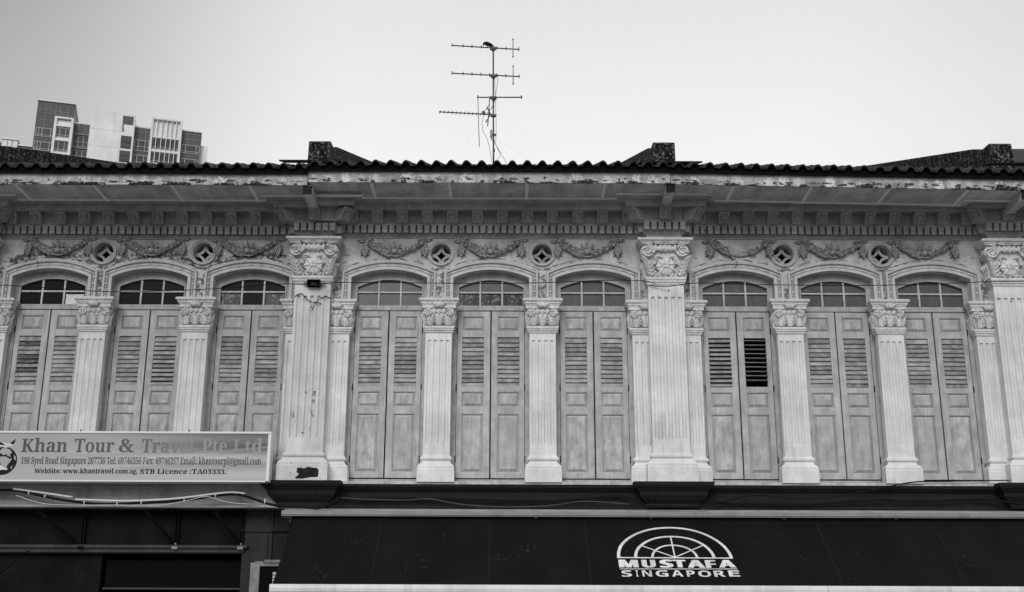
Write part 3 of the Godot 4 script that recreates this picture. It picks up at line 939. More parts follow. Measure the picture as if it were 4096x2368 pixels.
func shophouse(i: int, pl: float, pr: float, wins: Array, label: String, dyc: float, dye: float, tilt: float) -> Node3D:
	var h := thing("shophouse", label, "house", Vector3(pl, 0, 0), "row of terraced shophouses")
	var w := pr - pl
	var wx := []
	for c in wins: wx.append(c - pl)
	var ox := [(wx[0] + wx[1]) / 2, (wx[1] + wx[2]) / 2]
	var wall_m := wall_material(i, wx, ox, w)
	# wall: three bays with arched openings, round holes shared between neighbours
	var b := MB.new()
	b.use_uv = true
	b.ux = Vector3(1.0 / w, 0, 0); b.uy = Vector3(0, -1.0 / 4.4, 0); b.v0 = 8.3 / 4.4
	var edges := [0.0, ox[0], ox[1], w]
	var oy := 7.535
	var orad := 0.158
	for k in 3:
		var poly := PackedVector2Array()
		var l: float = edges[k]
		var r: float = edges[k + 1]
		var skip := []
		poly.append(Vector2(l, 3.95))
		skip.append(0)
		if k > 0:
			for q in 13:
				var a := -PI / 2 + PI * q / 12
				poly.append(Vector2(l + orad * cos(a), oy + orad * sin(a)))
		skip.append(poly.size() - 1)
		poly.append(Vector2(l, 8.28))
		poly.append(Vector2(r, 8.28))
		skip.append(poly.size() - 1)
		if k < 2:
			for q in 13:
				var a := PI / 2 + PI * q / 12
				poly.append(Vector2(r + orad * cos(a), oy + orad * sin(a)))
		skip.append(poly.size() - 1)
		poly.append(Vector2(r, 3.95))
		poly.append(Vector2(wx[k] + 0.59, 3.95))
		var ap := arch_pts(0.59, 7.13, 0.13, 18)
		ap.reverse()
		for p in ap:
			poly.append(Vector2(p.x + wx[k], p.y))
		poly.append(Vector2(wx[k] - 0.59, 3.95))
		b.extrude(poly, -0.34, 0.0, true, skip)
	part(h, "wall", b, wall_m, T(0, 0, 0))
	# side and rear walls, floor and ceiling close the room behind the shutters
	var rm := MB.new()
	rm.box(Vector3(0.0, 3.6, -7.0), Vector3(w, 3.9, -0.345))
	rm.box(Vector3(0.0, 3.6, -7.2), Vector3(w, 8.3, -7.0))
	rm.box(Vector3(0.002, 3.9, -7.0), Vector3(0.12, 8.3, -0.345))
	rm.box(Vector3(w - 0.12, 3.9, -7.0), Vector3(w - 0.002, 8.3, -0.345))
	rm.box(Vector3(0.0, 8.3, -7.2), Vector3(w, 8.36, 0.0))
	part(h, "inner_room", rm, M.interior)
	# sill and lower window ledge
	var sl := MB.new()
	sl.box(Vector3(0.0, 3.905, -0.345), Vector3(w, 3.948, 0.158))
	part(h, "sill", sl, M.plaster_patch if i else M.grey_stucco)
	# cornice
	var po := 0.277
	var path := [Vector3(0, 0, 0.2), Vector3(po, 0, 0.2), Vector3(po, 0, 0), Vector3(w - po, 0, 0), Vector3(w - po, 0, 0.2), Vector3(w, 0, 0.2)]
	if i == 0:
		path = [Vector3(-1.6, 0, 0), Vector3(-po, 0, 0), Vector3(-po, 0, 0.2)] + path.slice(1)
	if i == 2:
		path = path.slice(0, 5) + [Vector3(w + po, 0, 0.2), Vector3(w + po, 0, 0), Vector3(w + 1.6, 0, 0)]
	var co := ogee(h, path, dyc)
	if not mesh_cache.has("bracket"):
		mesh_cache.bracket = bracket_mesh()
		mesh_cache.dentil = dentil_mesh()
		mesh_cache.cap = small_capital()
		mesh_cache.bigcap = big_capital()
		mesh_cache.arch = archivolt()
		mesh_cache.fest = [festoon_mesh(1), festoon_mesh(2), festoon_mesh(3), festoon_mesh(4, true)]
		shutter_meshes()
	var nb := 12
	for k in nb:
		put(co, "bracket", mesh_cache.bracket, T(lerpf(0.565, w - 0.565, k / float(nb - 1)), 0, 0))
	var nd := int((w - 2 * po - 0.16) / 0.108)
	for k in nd:
		put(co, "dentil", mesh_cache.dentil, T(po + 0.08 + 0.054 + (w - 2 * po - 0.16 - 0.108) * k / (nd - 1), 0, 0))
	# break over the right-hand pilaster (and the left one on the first house)
	for c in ([0.0, w] if i == 0 else [w]):
		for k in 6:
			put(co, "dentil", mesh_cache.dentil, T(c + (k - 2.5) * 0.112, 0, 0.2))
		put(co, "bracket", mesh_cache.bracket, T(c, 0, 0.2))
		for s in [-1.0, 1.0]:
			put(co, "bracket", mesh_cache.bracket, Transform3D(Basis(Vector3.UP, s * PI / 4), Vector3(c + s * 0.285, 0, 0.175)).scaled_local(Vector3(1.15, 1, 1.28)))
			for k in 2:
				put(co, "dentil", mesh_cache.dentil, Transform3D(Basis(Vector3.UP, s * PI / 2), Vector3(c + s * po, 0, 0.06 + k * 0.108)))
	# pilasters
	var shaft := fluted_shaft(0.2, 0.12, 4.3, 6.23, 4.5, 6.105, 4, 0.06, 0.027)
	var sbase := pilaster_base(0.2, 0.12, 4.335, 0.075)
	var shaft_mesh := shaft.mesh(M.pilaster)
	var base_mesh := sbase.mesh(M.pilaster)
	for c in [wx[0] - 0.787, ox[0], ox[1], wx[2] + 0.787]:
		# those that flank the tall party pilasters stand further back
		var beside: bool = c == wx[0] - 0.787 or c == wx[2] + 0.787
		var p := put(h, "pilaster", shaft_mesh, T(c, 0, -0.085 if beside else 0.0))
		put(p, "capital", mesh_cache.cap)
		put(p, "base", base_mesh)
	var bshaft := fluted_shaft(0.275, 0.2, 4.33, 6.98, 4.58, 6.78, 5, 0.066, 0.036).mesh(M.pilaster)
	var bbase := pilaster_base(0.275, 0.2, 4.37, 0.1).mesh(M.pilaster)
	for c in ([0.0, w] if i == 0 else [w]):
		var p := put(h, "party_pilaster", bshaft, T(c, 0, 0))
		put(p, "capital", mesh_cache.bigcap)
		put(p, "base", bbase)
		var fb := MB.new()
		fb.box(Vector3(-0.275, 7.695, -0.005), Vector3(0.275, 7.86, 0.2))
		part(p, "frieze_block", fb, M.cornice)
	# arches, garlands, round windows
	for k in 3:
		var a := put(h, "archivolt", mesh_cache.arch[0], T(wx[k], 0, 0))
		put(a, "beading", mesh_cache.arch[1])
		var fm: Array = mesh_cache.fest[(k + i) % 3]
		if i == 2 and k == 0:
			fm = mesh_cache.fest[3]
		var gx: float = [wx[0] + 0.08, wx[1], wx[2] - 0.08][k]
		var g := put(h, "garland", fm[0], Transform3D(Basis.from_scale(Vector3(0.88, 1.06, 1.15)), Vector3(gx, 7.745, 0.0)))
		for s in [-1.0, 1.0]:
			put(g, "bow", fm[1], T(s * 0.53, 0, 0))
			put(g, "grape_cluster", fm[2], T(s * 0.535, 0.005, 0))
		fanlight(h, wx[k], i, k)
		for s in [-1.0, 1.0]:
			var sw := rng.randf_range(0.0, 0.012)
			if i == 2 and k == 1: sw = 0.03 if s < 0 else 0.008
			shutter(h, wx[k], s, i, k, sw)
	for c in ox:
		var ring := MB.new()
		var loop := []
		for q in 32:
			loop.append(Vector3(cos(TAU * q / 32), sin(TAU * q / 32), 0) * 0.158 + Vector3(0, oy, 0))
		ring.sweep([Vector2(0, -0.30), Vector2(0.0, 0.02), Vector2(0.012, 0.03), Vector2(0.022, 0.02), Vector2(0.028, 0.034), Vector2(0.044, 0.04), Vector2(0.052, 0.03), Vector2(0.053, -0.003)], loop, Vector3(0, 0, 1), 1.0, -1.0, true)
		var rg := part(h, "round_vent", ring, M.archivolt, T(c, 0, 0))
		# grille: four arcs that leave a pointed star in the middle
		var gr := MB.new()
		for q in 4:
			var a0 := q * PI / 2 + PI / 4
			var cen := Vector2(cos(a0), sin(a0)) * 0.195
			var inn := []
			var out := []
			for j in 9:
				var t := a0 + PI + lerpf(-0.86, 0.86, j / 8.0)
				inn.append(cen + Vector2(cos(t), sin(t)) * 0.150)
				out.append(cen + Vector2(cos(t), sin(t)) * 0.112)
			out.reverse()
			var pg := PackedVector2Array(inn + out)
			gr.extrude(pg, -0.16, -0.115 - 0.001 * q)
		gr.xf = T(0, oy, 0)
		var gm := MB.new()
		gm.add(gr, T(0, oy, 0))
		part(rg, "grille", gm, M.stucco)
		var bk := MB.new()
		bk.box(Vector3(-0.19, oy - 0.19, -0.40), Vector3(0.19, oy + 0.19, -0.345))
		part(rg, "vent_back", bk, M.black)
	# string course
	var sc := MB.new()
	var sp := [Vector3(0, 0, 0), Vector3(w, 0, 0)]
	if i == 0: sp[0] = Vector3(-1.6, 0, 0)
	if i == 2: sp[1] = Vector3(w + 1.6, 0, 0)
	sc.sweep([Vector2(0, 3.55), Vector2(0.09, 3.55), Vector2(0.1, 3.57), Vector2(0.09, 3.6), Vector2(0.06, 3.62), Vector2(0.055, 3.76), Vector2(0.06, 3.8), Vector2(0.08, 3.815), Vector2(0.085, 3.83), Vector2(0.11, 3.835), Vector2(0.115, 3.85), Vector2(0.14, 3.86), Vector2(0.15, 3.904), Vector2(0, 3.904)], sp, Vector3.UP, 1.0)
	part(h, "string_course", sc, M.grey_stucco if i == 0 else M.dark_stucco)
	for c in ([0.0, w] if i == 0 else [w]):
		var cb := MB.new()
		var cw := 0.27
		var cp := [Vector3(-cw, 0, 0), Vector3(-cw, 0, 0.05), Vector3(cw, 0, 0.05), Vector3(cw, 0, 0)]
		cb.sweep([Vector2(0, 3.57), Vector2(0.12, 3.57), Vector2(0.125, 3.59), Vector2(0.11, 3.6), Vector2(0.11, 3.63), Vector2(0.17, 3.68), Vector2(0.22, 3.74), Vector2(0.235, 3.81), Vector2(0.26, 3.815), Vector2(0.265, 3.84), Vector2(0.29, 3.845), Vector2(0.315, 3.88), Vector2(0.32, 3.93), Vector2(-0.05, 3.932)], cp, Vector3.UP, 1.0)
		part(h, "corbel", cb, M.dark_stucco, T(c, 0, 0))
	# eaves: soffit boards and battens, fascia, shade strip, tiles
	var ev := T(0, 8.4 + dye, 0) * Transform3D(Basis(Vector3(0, 0, 1), tilt), Vector3.ZERO) * T(0, -8.4, 0)
	var x0 := -1.6 if i == 0 else 0.0
	var x1 := w + 1.6 if i == 2 else w
	var soff := MB.new()
	soff.box(Vector3(x0, 8.30, 0.02), Vector3(x1, 8.325, 1.098))
	var so := part(h, "soffit", soff, M.black, ev)
	var cuts := [x0]
	var cx := 0.95
	if x0 < 0: cuts.append(0.0)
	while cx < w - 0.5:
		cuts.append(cx)
		cx += 1.17
	if x1 > w: cuts.append(w)
	cuts.append(x1)
	for k in cuts.size() - 1:
		var pn := MB.new()
		pn.box(Vector3(cuts[k] + 0.003, 8.291, 0.0), Vector3(cuts[k + 1] - 0.003, 8.2995, 1.09))
		part(so, "soffit_board", pn, M.soffit, Transform3D(Basis(Vector3(1, 0, 0), rng.randf_range(-0.002, 0.003)), Vector3.ZERO))
		if k > 0:
			var bt := MB.new()
			bt.cbox(Vector3(-0.024, 0, 0), Vector3(0.024, 0.68, 0.018), 0.004)
			part(so, "batten", bt, M.batten, Transform3D(Basis(Vector3.RIGHT, Vector3(0, 0, 1), Vector3.DOWN), Vector3(cuts[k], 8.291, 0.42)))
	var rb := MB.new()
	rb.box(Vector3(po + 0.47, 8.27, 0.462), Vector3(w - po - 0.47, 8.2905, 0.515))
	part(so, "edge_batten", rb, M.batten)
	for c in ([0.0, w] if i == 0 else [w]):
		var rc := MB.new()
		rc.box(Vector3(-0.78, 8.27, 0.67), Vector3(0.78, 8.2905, 0.715))
		part(so, "edge_batten", rc, M.batten, T(c, 0, 0))
	var fa := MB.new()
	fa.use_uv = true
	fa.ux = Vector3(1.0 / (x1 - x0), 0, 0); fa.u0 = -x0 / (x1 - x0)
	fa.uy = Vector3(0, -1.0 / 0.25, 0); fa.v0 = 8.525 / 0.25
	fa.box(Vector3(x0 + 0.004, 8.28, 1.1), Vector3(x1 - 0.004, 8.525, 1.125))
	part(h, "fascia_board", fa, fascia_material(i, x1 - x0), ev)
	for c in ([0.0, w] if i == 0 else [w]):
		var bm := MB.new()
		bm.box(Vector3(-0.065, 8.15, 0.3), Vector3(0.065, 8.288, 1.09))
		var eb := part(h, "eaves_beam", bm, M.soffit, ev * T(c, 0, 0))
		var ec := MB.new()
		ec.box(Vector3(-0.068, 8.147, 1.088), Vector3(0.068, 8.282, 1.098))
		part(eb, "end_cap", ec, M.dark_stucco)
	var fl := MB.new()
	fl.box(Vector3(x0, 8.45, 1.126), Vector3(x1, 8.54, 1.19))  # black board added to give the band of shade under the tiles
	part(h, "eaves_shade_strip", fl, M.black, ev)
	var slope := 0.365
	var rf := MB.new()
	rf.quad(Vector3(x0, 8.535, 1.19), Vector3(x1, 8.535, 1.19), Vector3(x1, 8.535 + 0.37 * 8.4, -7.2), Vector3(x0, 8.535 + 0.37 * 8.4, -7.2), Vector3.UP)
	rf.quad(Vector3(x0, 8.45, 1.19), Vector3(x1, 8.45, 1.19), Vector3(x1, 8.3, -7.2), Vector3(x0, 8.3, -7.2), Vector3.DOWN)
	rf.quad(Vector3(x0, 8.535 + 0.37 * 8.4, -7.2), Vector3(x1, 8.535 + 0.37 * 8.4, -7.2), Vector3(x1, 5.0, -13.0), Vector3(x0, 5.0, -13.0), Vector3.UP)
	var roof := part(h, "roof", rf, M.tile, ev)
	if not mesh_cache.has("tile"):
		for q in 2:
			var tb := MB.new()
			var sec := []
			for k in 17:
				var t := k / 16.0
				var hh := 0.066 * pow(cos(PI / 2 * clampf((t - 0.5) / 0.27, -1.0, 1.0)), 0.65) + 0.006 * pow(2 * t - 1, 4)
				sec.append(Vector2(t * 0.236, hh))
			var th := 0.026
			for k in 16:
				var a: Vector2 = sec[k]; var c: Vector2 = sec[k + 1]
				tb.smooth = true
				tb.quad(Vector3(a.x, a.y, 0), Vector3(c.x, c.y, 0), Vector3(c.x, c.y + 0.0, -0.42), Vector3(a.x, a.y, -0.42), Vector3.UP)
				tb.smooth = false
				tb.quad(Vector3(a.x, a.y - th, 0), Vector3(c.x, c.y - th, 0), Vector3(c.x, c.y - th, -0.42), Vector3(a.x, a.y - th, -0.42), Vector3.DOWN)
				tb.quad(Vector3(a.x, a.y, 0), Vector3(c.x, c.y, 0), Vector3(c.x, c.y - th, 0), Vector3(a.x, a.y - th, 0), Vector3.BACK)
			mesh_cache["tile" if q == 0 else "tile_pale"] = tb.mesh(M.tile if q == 0 else M.tile_pale)
	var nt := int(round((x1 - x0) / 0.231))
	var far := []
	for row in 21:
		for k in nt:
			var along := 0.36 * row
			var jx := rng.randf_range(-0.004, 0.004)
			var jr := rng.randf_range(-0.012, 0.012)
			var tf := Transform3D(Basis(Vector3(0, 1, 0), jr) * Basis(Vector3.RIGHT, slope - 0.03), Vector3(x0 + (k + 0.0) * (x1 - x0) / nt + jx, 8.523 + rng.randf_range(-0.004, 0.004) + along * sin(slope), 1.245 - along * cos(slope)))
			if row < 3:
				put(roof, "roof_tile", mesh_cache.tile if rng.randf() < 0.7 else mesh_cache.tile_pale, tf)
			else:
				far.append(tf)
	var mm := MultiMesh.new()
	mm.transform_format = MultiMesh.TRANSFORM_3D
	mm.mesh = mesh_cache.tile
	mm.instance_count = far.size()
	for k in far.size(): mm.set_instance_transform(k, far[k])
	var mi := MultiMeshInstance3D.new()
	mi.name = "upper_roof_tiles"
	mi.multimesh = mm
	mi.set_meta("kind", "stuff")
	roof.add_child(mi, true)
	# party walls rising through the roof
	for c in ([0.0, w] if i == 0 else [w]):
		var px: float = c + (-0.22 if (i == 0 and c == w) else -0.1 if i == 1 else 0.02 if i == 2 else -0.45)
		var pw := 0.35
		var pwall := MB.new()
		var prof := PackedVector2Array([Vector2(0.0, 8.3), Vector2(-7.2, 8.3), Vector2(-7.2, 12.03), Vector2(-0.7, 9.645), Vector2(-0.5, 9.56), Vector2(-0.42, 9.515), Vector2(-0.36, 9.475), Vector2(-0.3, 9.465), Vector2(-0.02, 9.45), Vector2(0.0, 9.42), Vector2(0.05, 8.9), Vector2(0.08, 8.6)])
		pwall.xf = Transform3D(Basis(Vector3(0, 0, 1), Vector3(0, 1, 0), Vector3(-1, 0, 0)), Vector3(px, 0, 0))
		pwall.extrude(prof, -pw, 0.0)
		part(h, "party_wall", pwall, M.concrete)
		var fs := MB.new()
		fs.xf = Transform3D(Basis(Vector3.RIGHT, 0.35), Vector3(px + pw * 0.5, 8.87, 0.52))
		fs.box(Vector3(-0.48, -0.012, -0.3), Vector3(0.48, 0.012, 0.25))
		part(h, "roof_flashing", fs, M.iron)
	return h

func _ready() -> void:
	# camera, sky, light, exposure
	var cam := Camera3D.new()
	cam.name = "camera"
	cam.fov = 27.99
	cam.near = 0.1
	cam.far = 1500.0
	cam.position = Vector3(0, 1.6, 17.7)
	cam.rotation = Vector3(deg_to_rad(16.5), 0, deg_to_rad(0.2))
	add_child(cam)
	cam.current = true
	var sky_img := Image.create(512, 256, false, Image.FORMAT_RGBF)
	var cl := FastNoiseLite.new()
	cl.seed = 8
	cl.frequency = 0.9
	cl.fractal_octaves = 4
	for y in 256:
		var el := PI / 2 - PI * (y + 0.5) / 256
		for x in 512:
			var az := TAU * (x + 0.5) / 512       # 0 = straight ahead (-z), growing to the right
			var dir := Vector3(sin(az) * cos(el), sin(el), -cos(az) * cos(el))
			var side := dir.x                              # -1 left, +1 right
			# thin overcast; left, right and top darkened to imitate lens vignette
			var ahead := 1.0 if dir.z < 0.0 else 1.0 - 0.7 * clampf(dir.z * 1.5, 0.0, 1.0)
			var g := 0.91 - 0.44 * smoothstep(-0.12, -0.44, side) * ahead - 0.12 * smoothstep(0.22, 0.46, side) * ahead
			g -= 1.1 * clampf(dir.y - 0.38, 0.0, 0.2)
			g += 0.05 * cl.get_noise_3d(dir.x * 1.2, dir.y * 2.0, dir.z * 1.2)
			g = clampf(g, 0.40, 0.96)
			if el < 0: g = 0.12
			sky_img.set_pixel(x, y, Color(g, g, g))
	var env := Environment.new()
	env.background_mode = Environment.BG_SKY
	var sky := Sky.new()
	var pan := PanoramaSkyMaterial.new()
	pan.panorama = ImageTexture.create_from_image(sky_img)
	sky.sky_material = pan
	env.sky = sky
	env.tonemap_mode = Environment.TONE_MAPPER_LINEAR
	env.tonemap_exposure = 1.0
	env.sdfgi_enabled = true
	env.ssao_enabled = true
	env.ssil_enabled = true
	var we := WorldEnvironment.new()
	we.name = "world_environment"
	we.environment = env
	add_child(we)
	var sun := DirectionalLight3D.new()
	sun.name = "sun"
	sun.light_energy = 0.5
	sun.light_angular_distance = 28.0
	sun.shadow_enabled = true
	sun.rotation = Vector3(deg_to_rad(-30), deg_to_rad(-12), 0)
	add_child(sun)

	rng.seed = 77
	make_materials()
	ground()
	var hl := shophouse(0, -8.40, -3.07, [-7.192, -5.642, -4.059], "left shophouse behind the long signboard, with black fanlight panes", -0.035, -0.05, 0.0)
	var hm := shophouse(1, -3.07, 2.37, [-1.914, -0.325, 1.266], "middle shophouse between two tall pilasters, below the television aerial", 0.0, 0.0, 0.0)
	var hr := shophouse(2, 2.37, 7.69, [3.49, 5.032, 6.552], "right shophouse with a cracked frieze and one open louvre shutter", 0.0, -0.012, -0.0155)
	# outer houses painted darker to imitate lens vignette, the left also for grime
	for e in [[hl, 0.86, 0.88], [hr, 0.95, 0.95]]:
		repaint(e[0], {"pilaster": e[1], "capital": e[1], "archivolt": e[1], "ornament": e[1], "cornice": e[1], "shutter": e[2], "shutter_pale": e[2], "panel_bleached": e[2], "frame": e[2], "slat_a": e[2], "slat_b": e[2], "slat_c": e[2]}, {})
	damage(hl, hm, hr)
	lower_storey(hl, hm, hr)
	apartment_block()
	signboard()
	awning()
	aerial()
	bird()
	wires()
	small_things()

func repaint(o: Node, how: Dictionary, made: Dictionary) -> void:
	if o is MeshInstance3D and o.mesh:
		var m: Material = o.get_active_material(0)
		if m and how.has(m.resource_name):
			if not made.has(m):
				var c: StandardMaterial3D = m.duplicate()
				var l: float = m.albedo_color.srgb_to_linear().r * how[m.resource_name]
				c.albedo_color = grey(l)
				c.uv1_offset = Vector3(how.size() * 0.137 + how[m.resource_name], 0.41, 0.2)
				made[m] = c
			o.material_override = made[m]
	for c in o.get_children():
		repaint(c, how, made)

func ground() -> void:
	var g := MB.new()
	g.quad(Vector3(-500, -0.01, 300), Vector3(500, -0.01, 300), Vector3(500, -0.01, -500), Vector3(-500, -0.01, -500), Vector3.UP)
	structure("ground", g, M.road)
	var r := MB.new()
	r.box(Vector3(-60, -0.006, 3.4), Vector3(60, 0.0, 14.5))
	structure("road", r, M.road)
	var p := MB.new()
	p.box(Vector3(-60, -0.005, -6.0), Vector3(60, 0.13, 3.4))
	p.box(Vector3(-60, -0.005, 14.5), Vector3(60, 0.13, 30))
	structure("pavement", p, M.paving)
	var l := MB.new()
	for k in 12:
		l.box(Vector3(-33 + k * 6.0, 0.001, 8.9), Vector3(-30 + k * 6.0, 0.006, 9.02))
	structure("road_marking", l, M.line)

func damage(hl: Node3D, hm: Node3D, hr: Node3D) -> void:
	# cracks: thin dark grooves standing as slivers on the plaster
	var crack := func(h: Node3D, pts: Array, wd: float, off: float) -> void:
		var b := MB.new()
		var r := RandomNumberGenerator.new()
		r.seed = pts.size() * 7
		var fine := []
		for k in pts.size() - 1:
			for j in 3:
				var t := j / 3.0
				fine.append(pts[k].lerp(pts[k + 1], t) + Vector3(r.randf_range(-0.008, 0.008), r.randf_range(-0.008, 0.008), 0))
		fine.append(pts[-1])
		for k in fine.size() - 1:
			var a: Vector3 = fine[k]; var c: Vector3 = fine[k + 1]
			var s := Vector3(-(c - a).y, (c - a).x, 0).normalized() * wd * r.randf_range(0.5, 1.2)
			b.quad(a - s, c - s, c + s, a + s, Vector3.BACK)
		part(h, "crack", b, M.black, T(-h.position.x, 0, off))
	crack.call(hr, [Vector3(3.17, 7.79, 0), Vector3(3.27, 7.72, 0), Vector3(3.32, 7.62, 0.045), Vector3(3.34, 7.57, 0.045), Vector3(3.39, 7.5, 0.035), Vector3(3.45, 7.46, 0), Vector3(3.46, 7.43, 0)], 0.008, 0.004)
	crack.call(hr, [Vector3(3.49, 7.41, 0), Vector3(3.51, 7.36, 0), Vector3(3.48, 7.28, 0)], 0.004, 0.063)
	crack.call(hr, [Vector3(2.97, 7.99, 0), Vector3(2.99, 7.93, 0), Vector3(3.02, 7.88, 0), Vector3(3.04, 7.83, 0)], 0.007, 0.131)
	crack.call(hr, [Vector3(2.9, 8.15, 0), Vector3(2.89, 8.06, 0), Vector3(2.95, 7.99, 0)], 0.007, 0.104)
	crack.call(hl, [Vector3(-7.42, 7.38, 0), Vector3(-7.41, 7.3, 0), Vector3(-7.40, 7.25, 0)], 0.004, 0.063)
	# plaster fallen off the plinth of the tall pilaster, painted patch left dark
	var d := MB.new()
	var pts := PackedVector2Array()
	var rr := RandomNumberGenerator.new()
	rr.seed = 12
	for k in 48:
		var an := TAU * k / 48
		var e := 1.0 + 0.10 * sin(an * 5.0 + 1.0) + 0.07 * sin(an * 9.0) + rr.randf_range(-0.04, 0.04)
		pts.append(Vector2(clampf(cos(an) * 1.25, -1, 1) * 0.155, clampf(sin(an) * 1.3, -0.95, 1) * 0.082) * Vector2(1.0 if cos(an) > 0.4 else e, e if sin(an) > -0.4 or cos(an) < 0 else 0.72))
	d.extrude(pts, -0.004, 0.004)
	part(hl, "bare_patch", d, M.bare_dark, Transform3D(Basis(), Vector3(-3.0 - hl.position.x + 0.02, 4.04, 0.301)))
	var ch := MB.new()
	for k in 20:
		var at := [[-2.97, 5.22], [-2.98, 4.95], [-3.0, 4.72], [-3.26, 4.9], [-3.1, 4.62], [-3.02, 5.0], [-3.29, 4.02], [-3.24, 4.12]][k % 8] as Array
		var p := Vector3(at[0] + rr.randf_range(-0.012, 0.012) - hl.position.x, at[1] + rr.randf_range(-0.1, 0.1), 0.0)
		var wd := rr.randf_range(0.003, 0.009)
		var hh := rr.randf_range(0.008, 0.035)
		var poly := PackedVector2Array()
		for q in 7:
			var an := TAU * q / 7
			poly.append(Vector2(p.x + cos(an) * wd * rr.randf_range(0.6, 1.2), p.y + sin(an) * hh * rr.randf_range(0.6, 1.2)))
		ch.extrude(poly, 0.16, 0.2025 if at[1] > 4.3 else 0.302, false)
	part(hl, "paint_chip", ch, M.bare_plaster).set_meta("kind", "stuff")
	# small holes drilled into shafts
	var hb := MB.new()
	for p in [Vector3(-3.09, 5.27, 0.199), Vector3(-2.955, 5.275, 0.2), Vector3(-3.11, 4.655, 0.201), Vector3(2.41, 6.88, 0.201), Vector3(-3.09, 4.0, 0.3), Vector3(7.66, 6.72, 0.2), Vector3(-3.07, 6.6, 0.2)]:
		hb.blob(p - Vector3(hl.position.x, 0, 0), Vector3(0.012, 0.012, 0.008))
	part(hl, "bolt_hole", hb, M.black)

func lower_storey(hl: Node3D, hm: Node3D, hr: Node3D) -> void:
	# left house: beam over the walkway, ledge, ground-floor pier and dark wall set back
	var x0 := -9.9 - hl.position.x
	var x1 := -3.45 - hl.position.x
	var b := MB.new()
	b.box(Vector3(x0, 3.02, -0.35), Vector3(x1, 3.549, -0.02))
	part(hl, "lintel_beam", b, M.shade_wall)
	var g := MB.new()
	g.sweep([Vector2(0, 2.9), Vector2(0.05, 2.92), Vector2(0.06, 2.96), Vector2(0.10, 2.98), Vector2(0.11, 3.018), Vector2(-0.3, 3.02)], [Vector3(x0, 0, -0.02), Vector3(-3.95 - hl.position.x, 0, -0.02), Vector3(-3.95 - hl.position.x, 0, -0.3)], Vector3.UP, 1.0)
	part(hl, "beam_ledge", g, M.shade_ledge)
	var lg := MB.new()
	lg.cbox(Vector3(x0, 3.538, 0.0), Vector3(-3.4 - hl.position.x, 3.552, 0.27), 0.003)
	part(hl, "drip_ledge", lg, M.steel_strip)
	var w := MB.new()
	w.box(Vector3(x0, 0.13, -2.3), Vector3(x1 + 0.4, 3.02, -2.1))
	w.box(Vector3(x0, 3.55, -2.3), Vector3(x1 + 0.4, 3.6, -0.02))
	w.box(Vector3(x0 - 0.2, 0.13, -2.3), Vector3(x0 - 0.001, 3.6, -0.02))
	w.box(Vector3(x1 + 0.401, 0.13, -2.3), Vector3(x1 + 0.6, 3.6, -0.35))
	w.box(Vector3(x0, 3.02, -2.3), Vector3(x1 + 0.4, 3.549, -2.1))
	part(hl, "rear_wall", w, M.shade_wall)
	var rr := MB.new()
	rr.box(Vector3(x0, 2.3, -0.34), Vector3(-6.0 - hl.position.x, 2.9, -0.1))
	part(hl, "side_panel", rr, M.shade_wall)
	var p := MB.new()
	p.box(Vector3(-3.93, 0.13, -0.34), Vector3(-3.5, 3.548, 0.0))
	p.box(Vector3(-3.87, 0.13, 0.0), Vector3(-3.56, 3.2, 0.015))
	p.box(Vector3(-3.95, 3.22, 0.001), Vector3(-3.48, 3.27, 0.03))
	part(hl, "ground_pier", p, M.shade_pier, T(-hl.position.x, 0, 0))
	var q := MB.new()
	q.box(Vector3(-3.48, 0.13, -0.34), Vector3(-2.75, 3.548, 0.03))
	q.box(Vector3(-3.5, 3.22, 0.03), Vector3(-2.73, 3.3, 0.07))
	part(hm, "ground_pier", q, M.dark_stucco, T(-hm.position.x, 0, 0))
	for h in [hm, hr]:
		var hw := 5.44 if h == hm else 7.0
		var s := MB.new()
		s.box(Vector3(0.35, 0.13, -0.34), Vector3(hw, 3.549, 0.0))
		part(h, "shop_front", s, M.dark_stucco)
	# flat roof of the next house beyond the right party wall
	var n := MB.new()
	n.box(Vector3(1.75, 8.0, -3.6), Vector3(5.0, 10.35, -3.0))
	n.box(Vector3(1.68, 10.35, -3.65), Vector3(5.0, 10.62, -2.9))
	part(hr, "rear_block", n, M.grey_roof, T(5.32, 0, 0))
	var pv := MB.new()
	pv.box(Vector3(0.0, 3.95, -0.34), Vector3(1.6, 8.28, 0.0))
	part(hr, "end_wall", pv, M.stucco, T(5.32, 0, 0))
	var pw := MB.new()
	pw.box(Vector3(-1.6, 3.95, -0.34), Vector3(0.0, 8.28, 0.0))
	part(hl, "end_wall", pw, M.stucco)

# ---------------------------------------------------------------- apartment block far behind
func flat_window(parent: Node3D, x0: float, x1: float, y0: float, y1: float, z: float, cuts: Array, bar := 0.1, mid := -1.0) -> void:
	var f := MB.new()
	f.box(Vector3(x0, y0, z - 0.05), Vector3(x1, y0 + bar, z + 0.06))
	f.box(Vector3(x0, y1 - bar, z - 0.05), Vector3(x1, y1, z + 0.06))
	var xs := [x0] + cuts + [x1]
	for k in xs.size():
		var x: float = clampf(xs[k], x0 + bar / 2, x1 - bar / 2)
		f.box(Vector3(x - bar / 2, y0 + bar, z - 0.05), Vector3(x + bar / 2, y1 - bar, z + 0.058))
	if mid > 0:
		f.box(Vector3(x0 + bar, mid - bar * 0.4, z - 0.05), Vector3(x1 - bar, mid + bar * 0.4, z + 0.055))
	var o := part(parent, "window", f, M.tower_frame)
	for k in xs.size() - 1:
		var g := MB.new()
		g.box(Vector3(xs[k] + bar / 2, y0 + bar, z + 0.002), Vector3(xs[k + 1] - bar / 2, y1 - bar, z + 0.012))
		part(o, "pane", g, M.tower_glass)

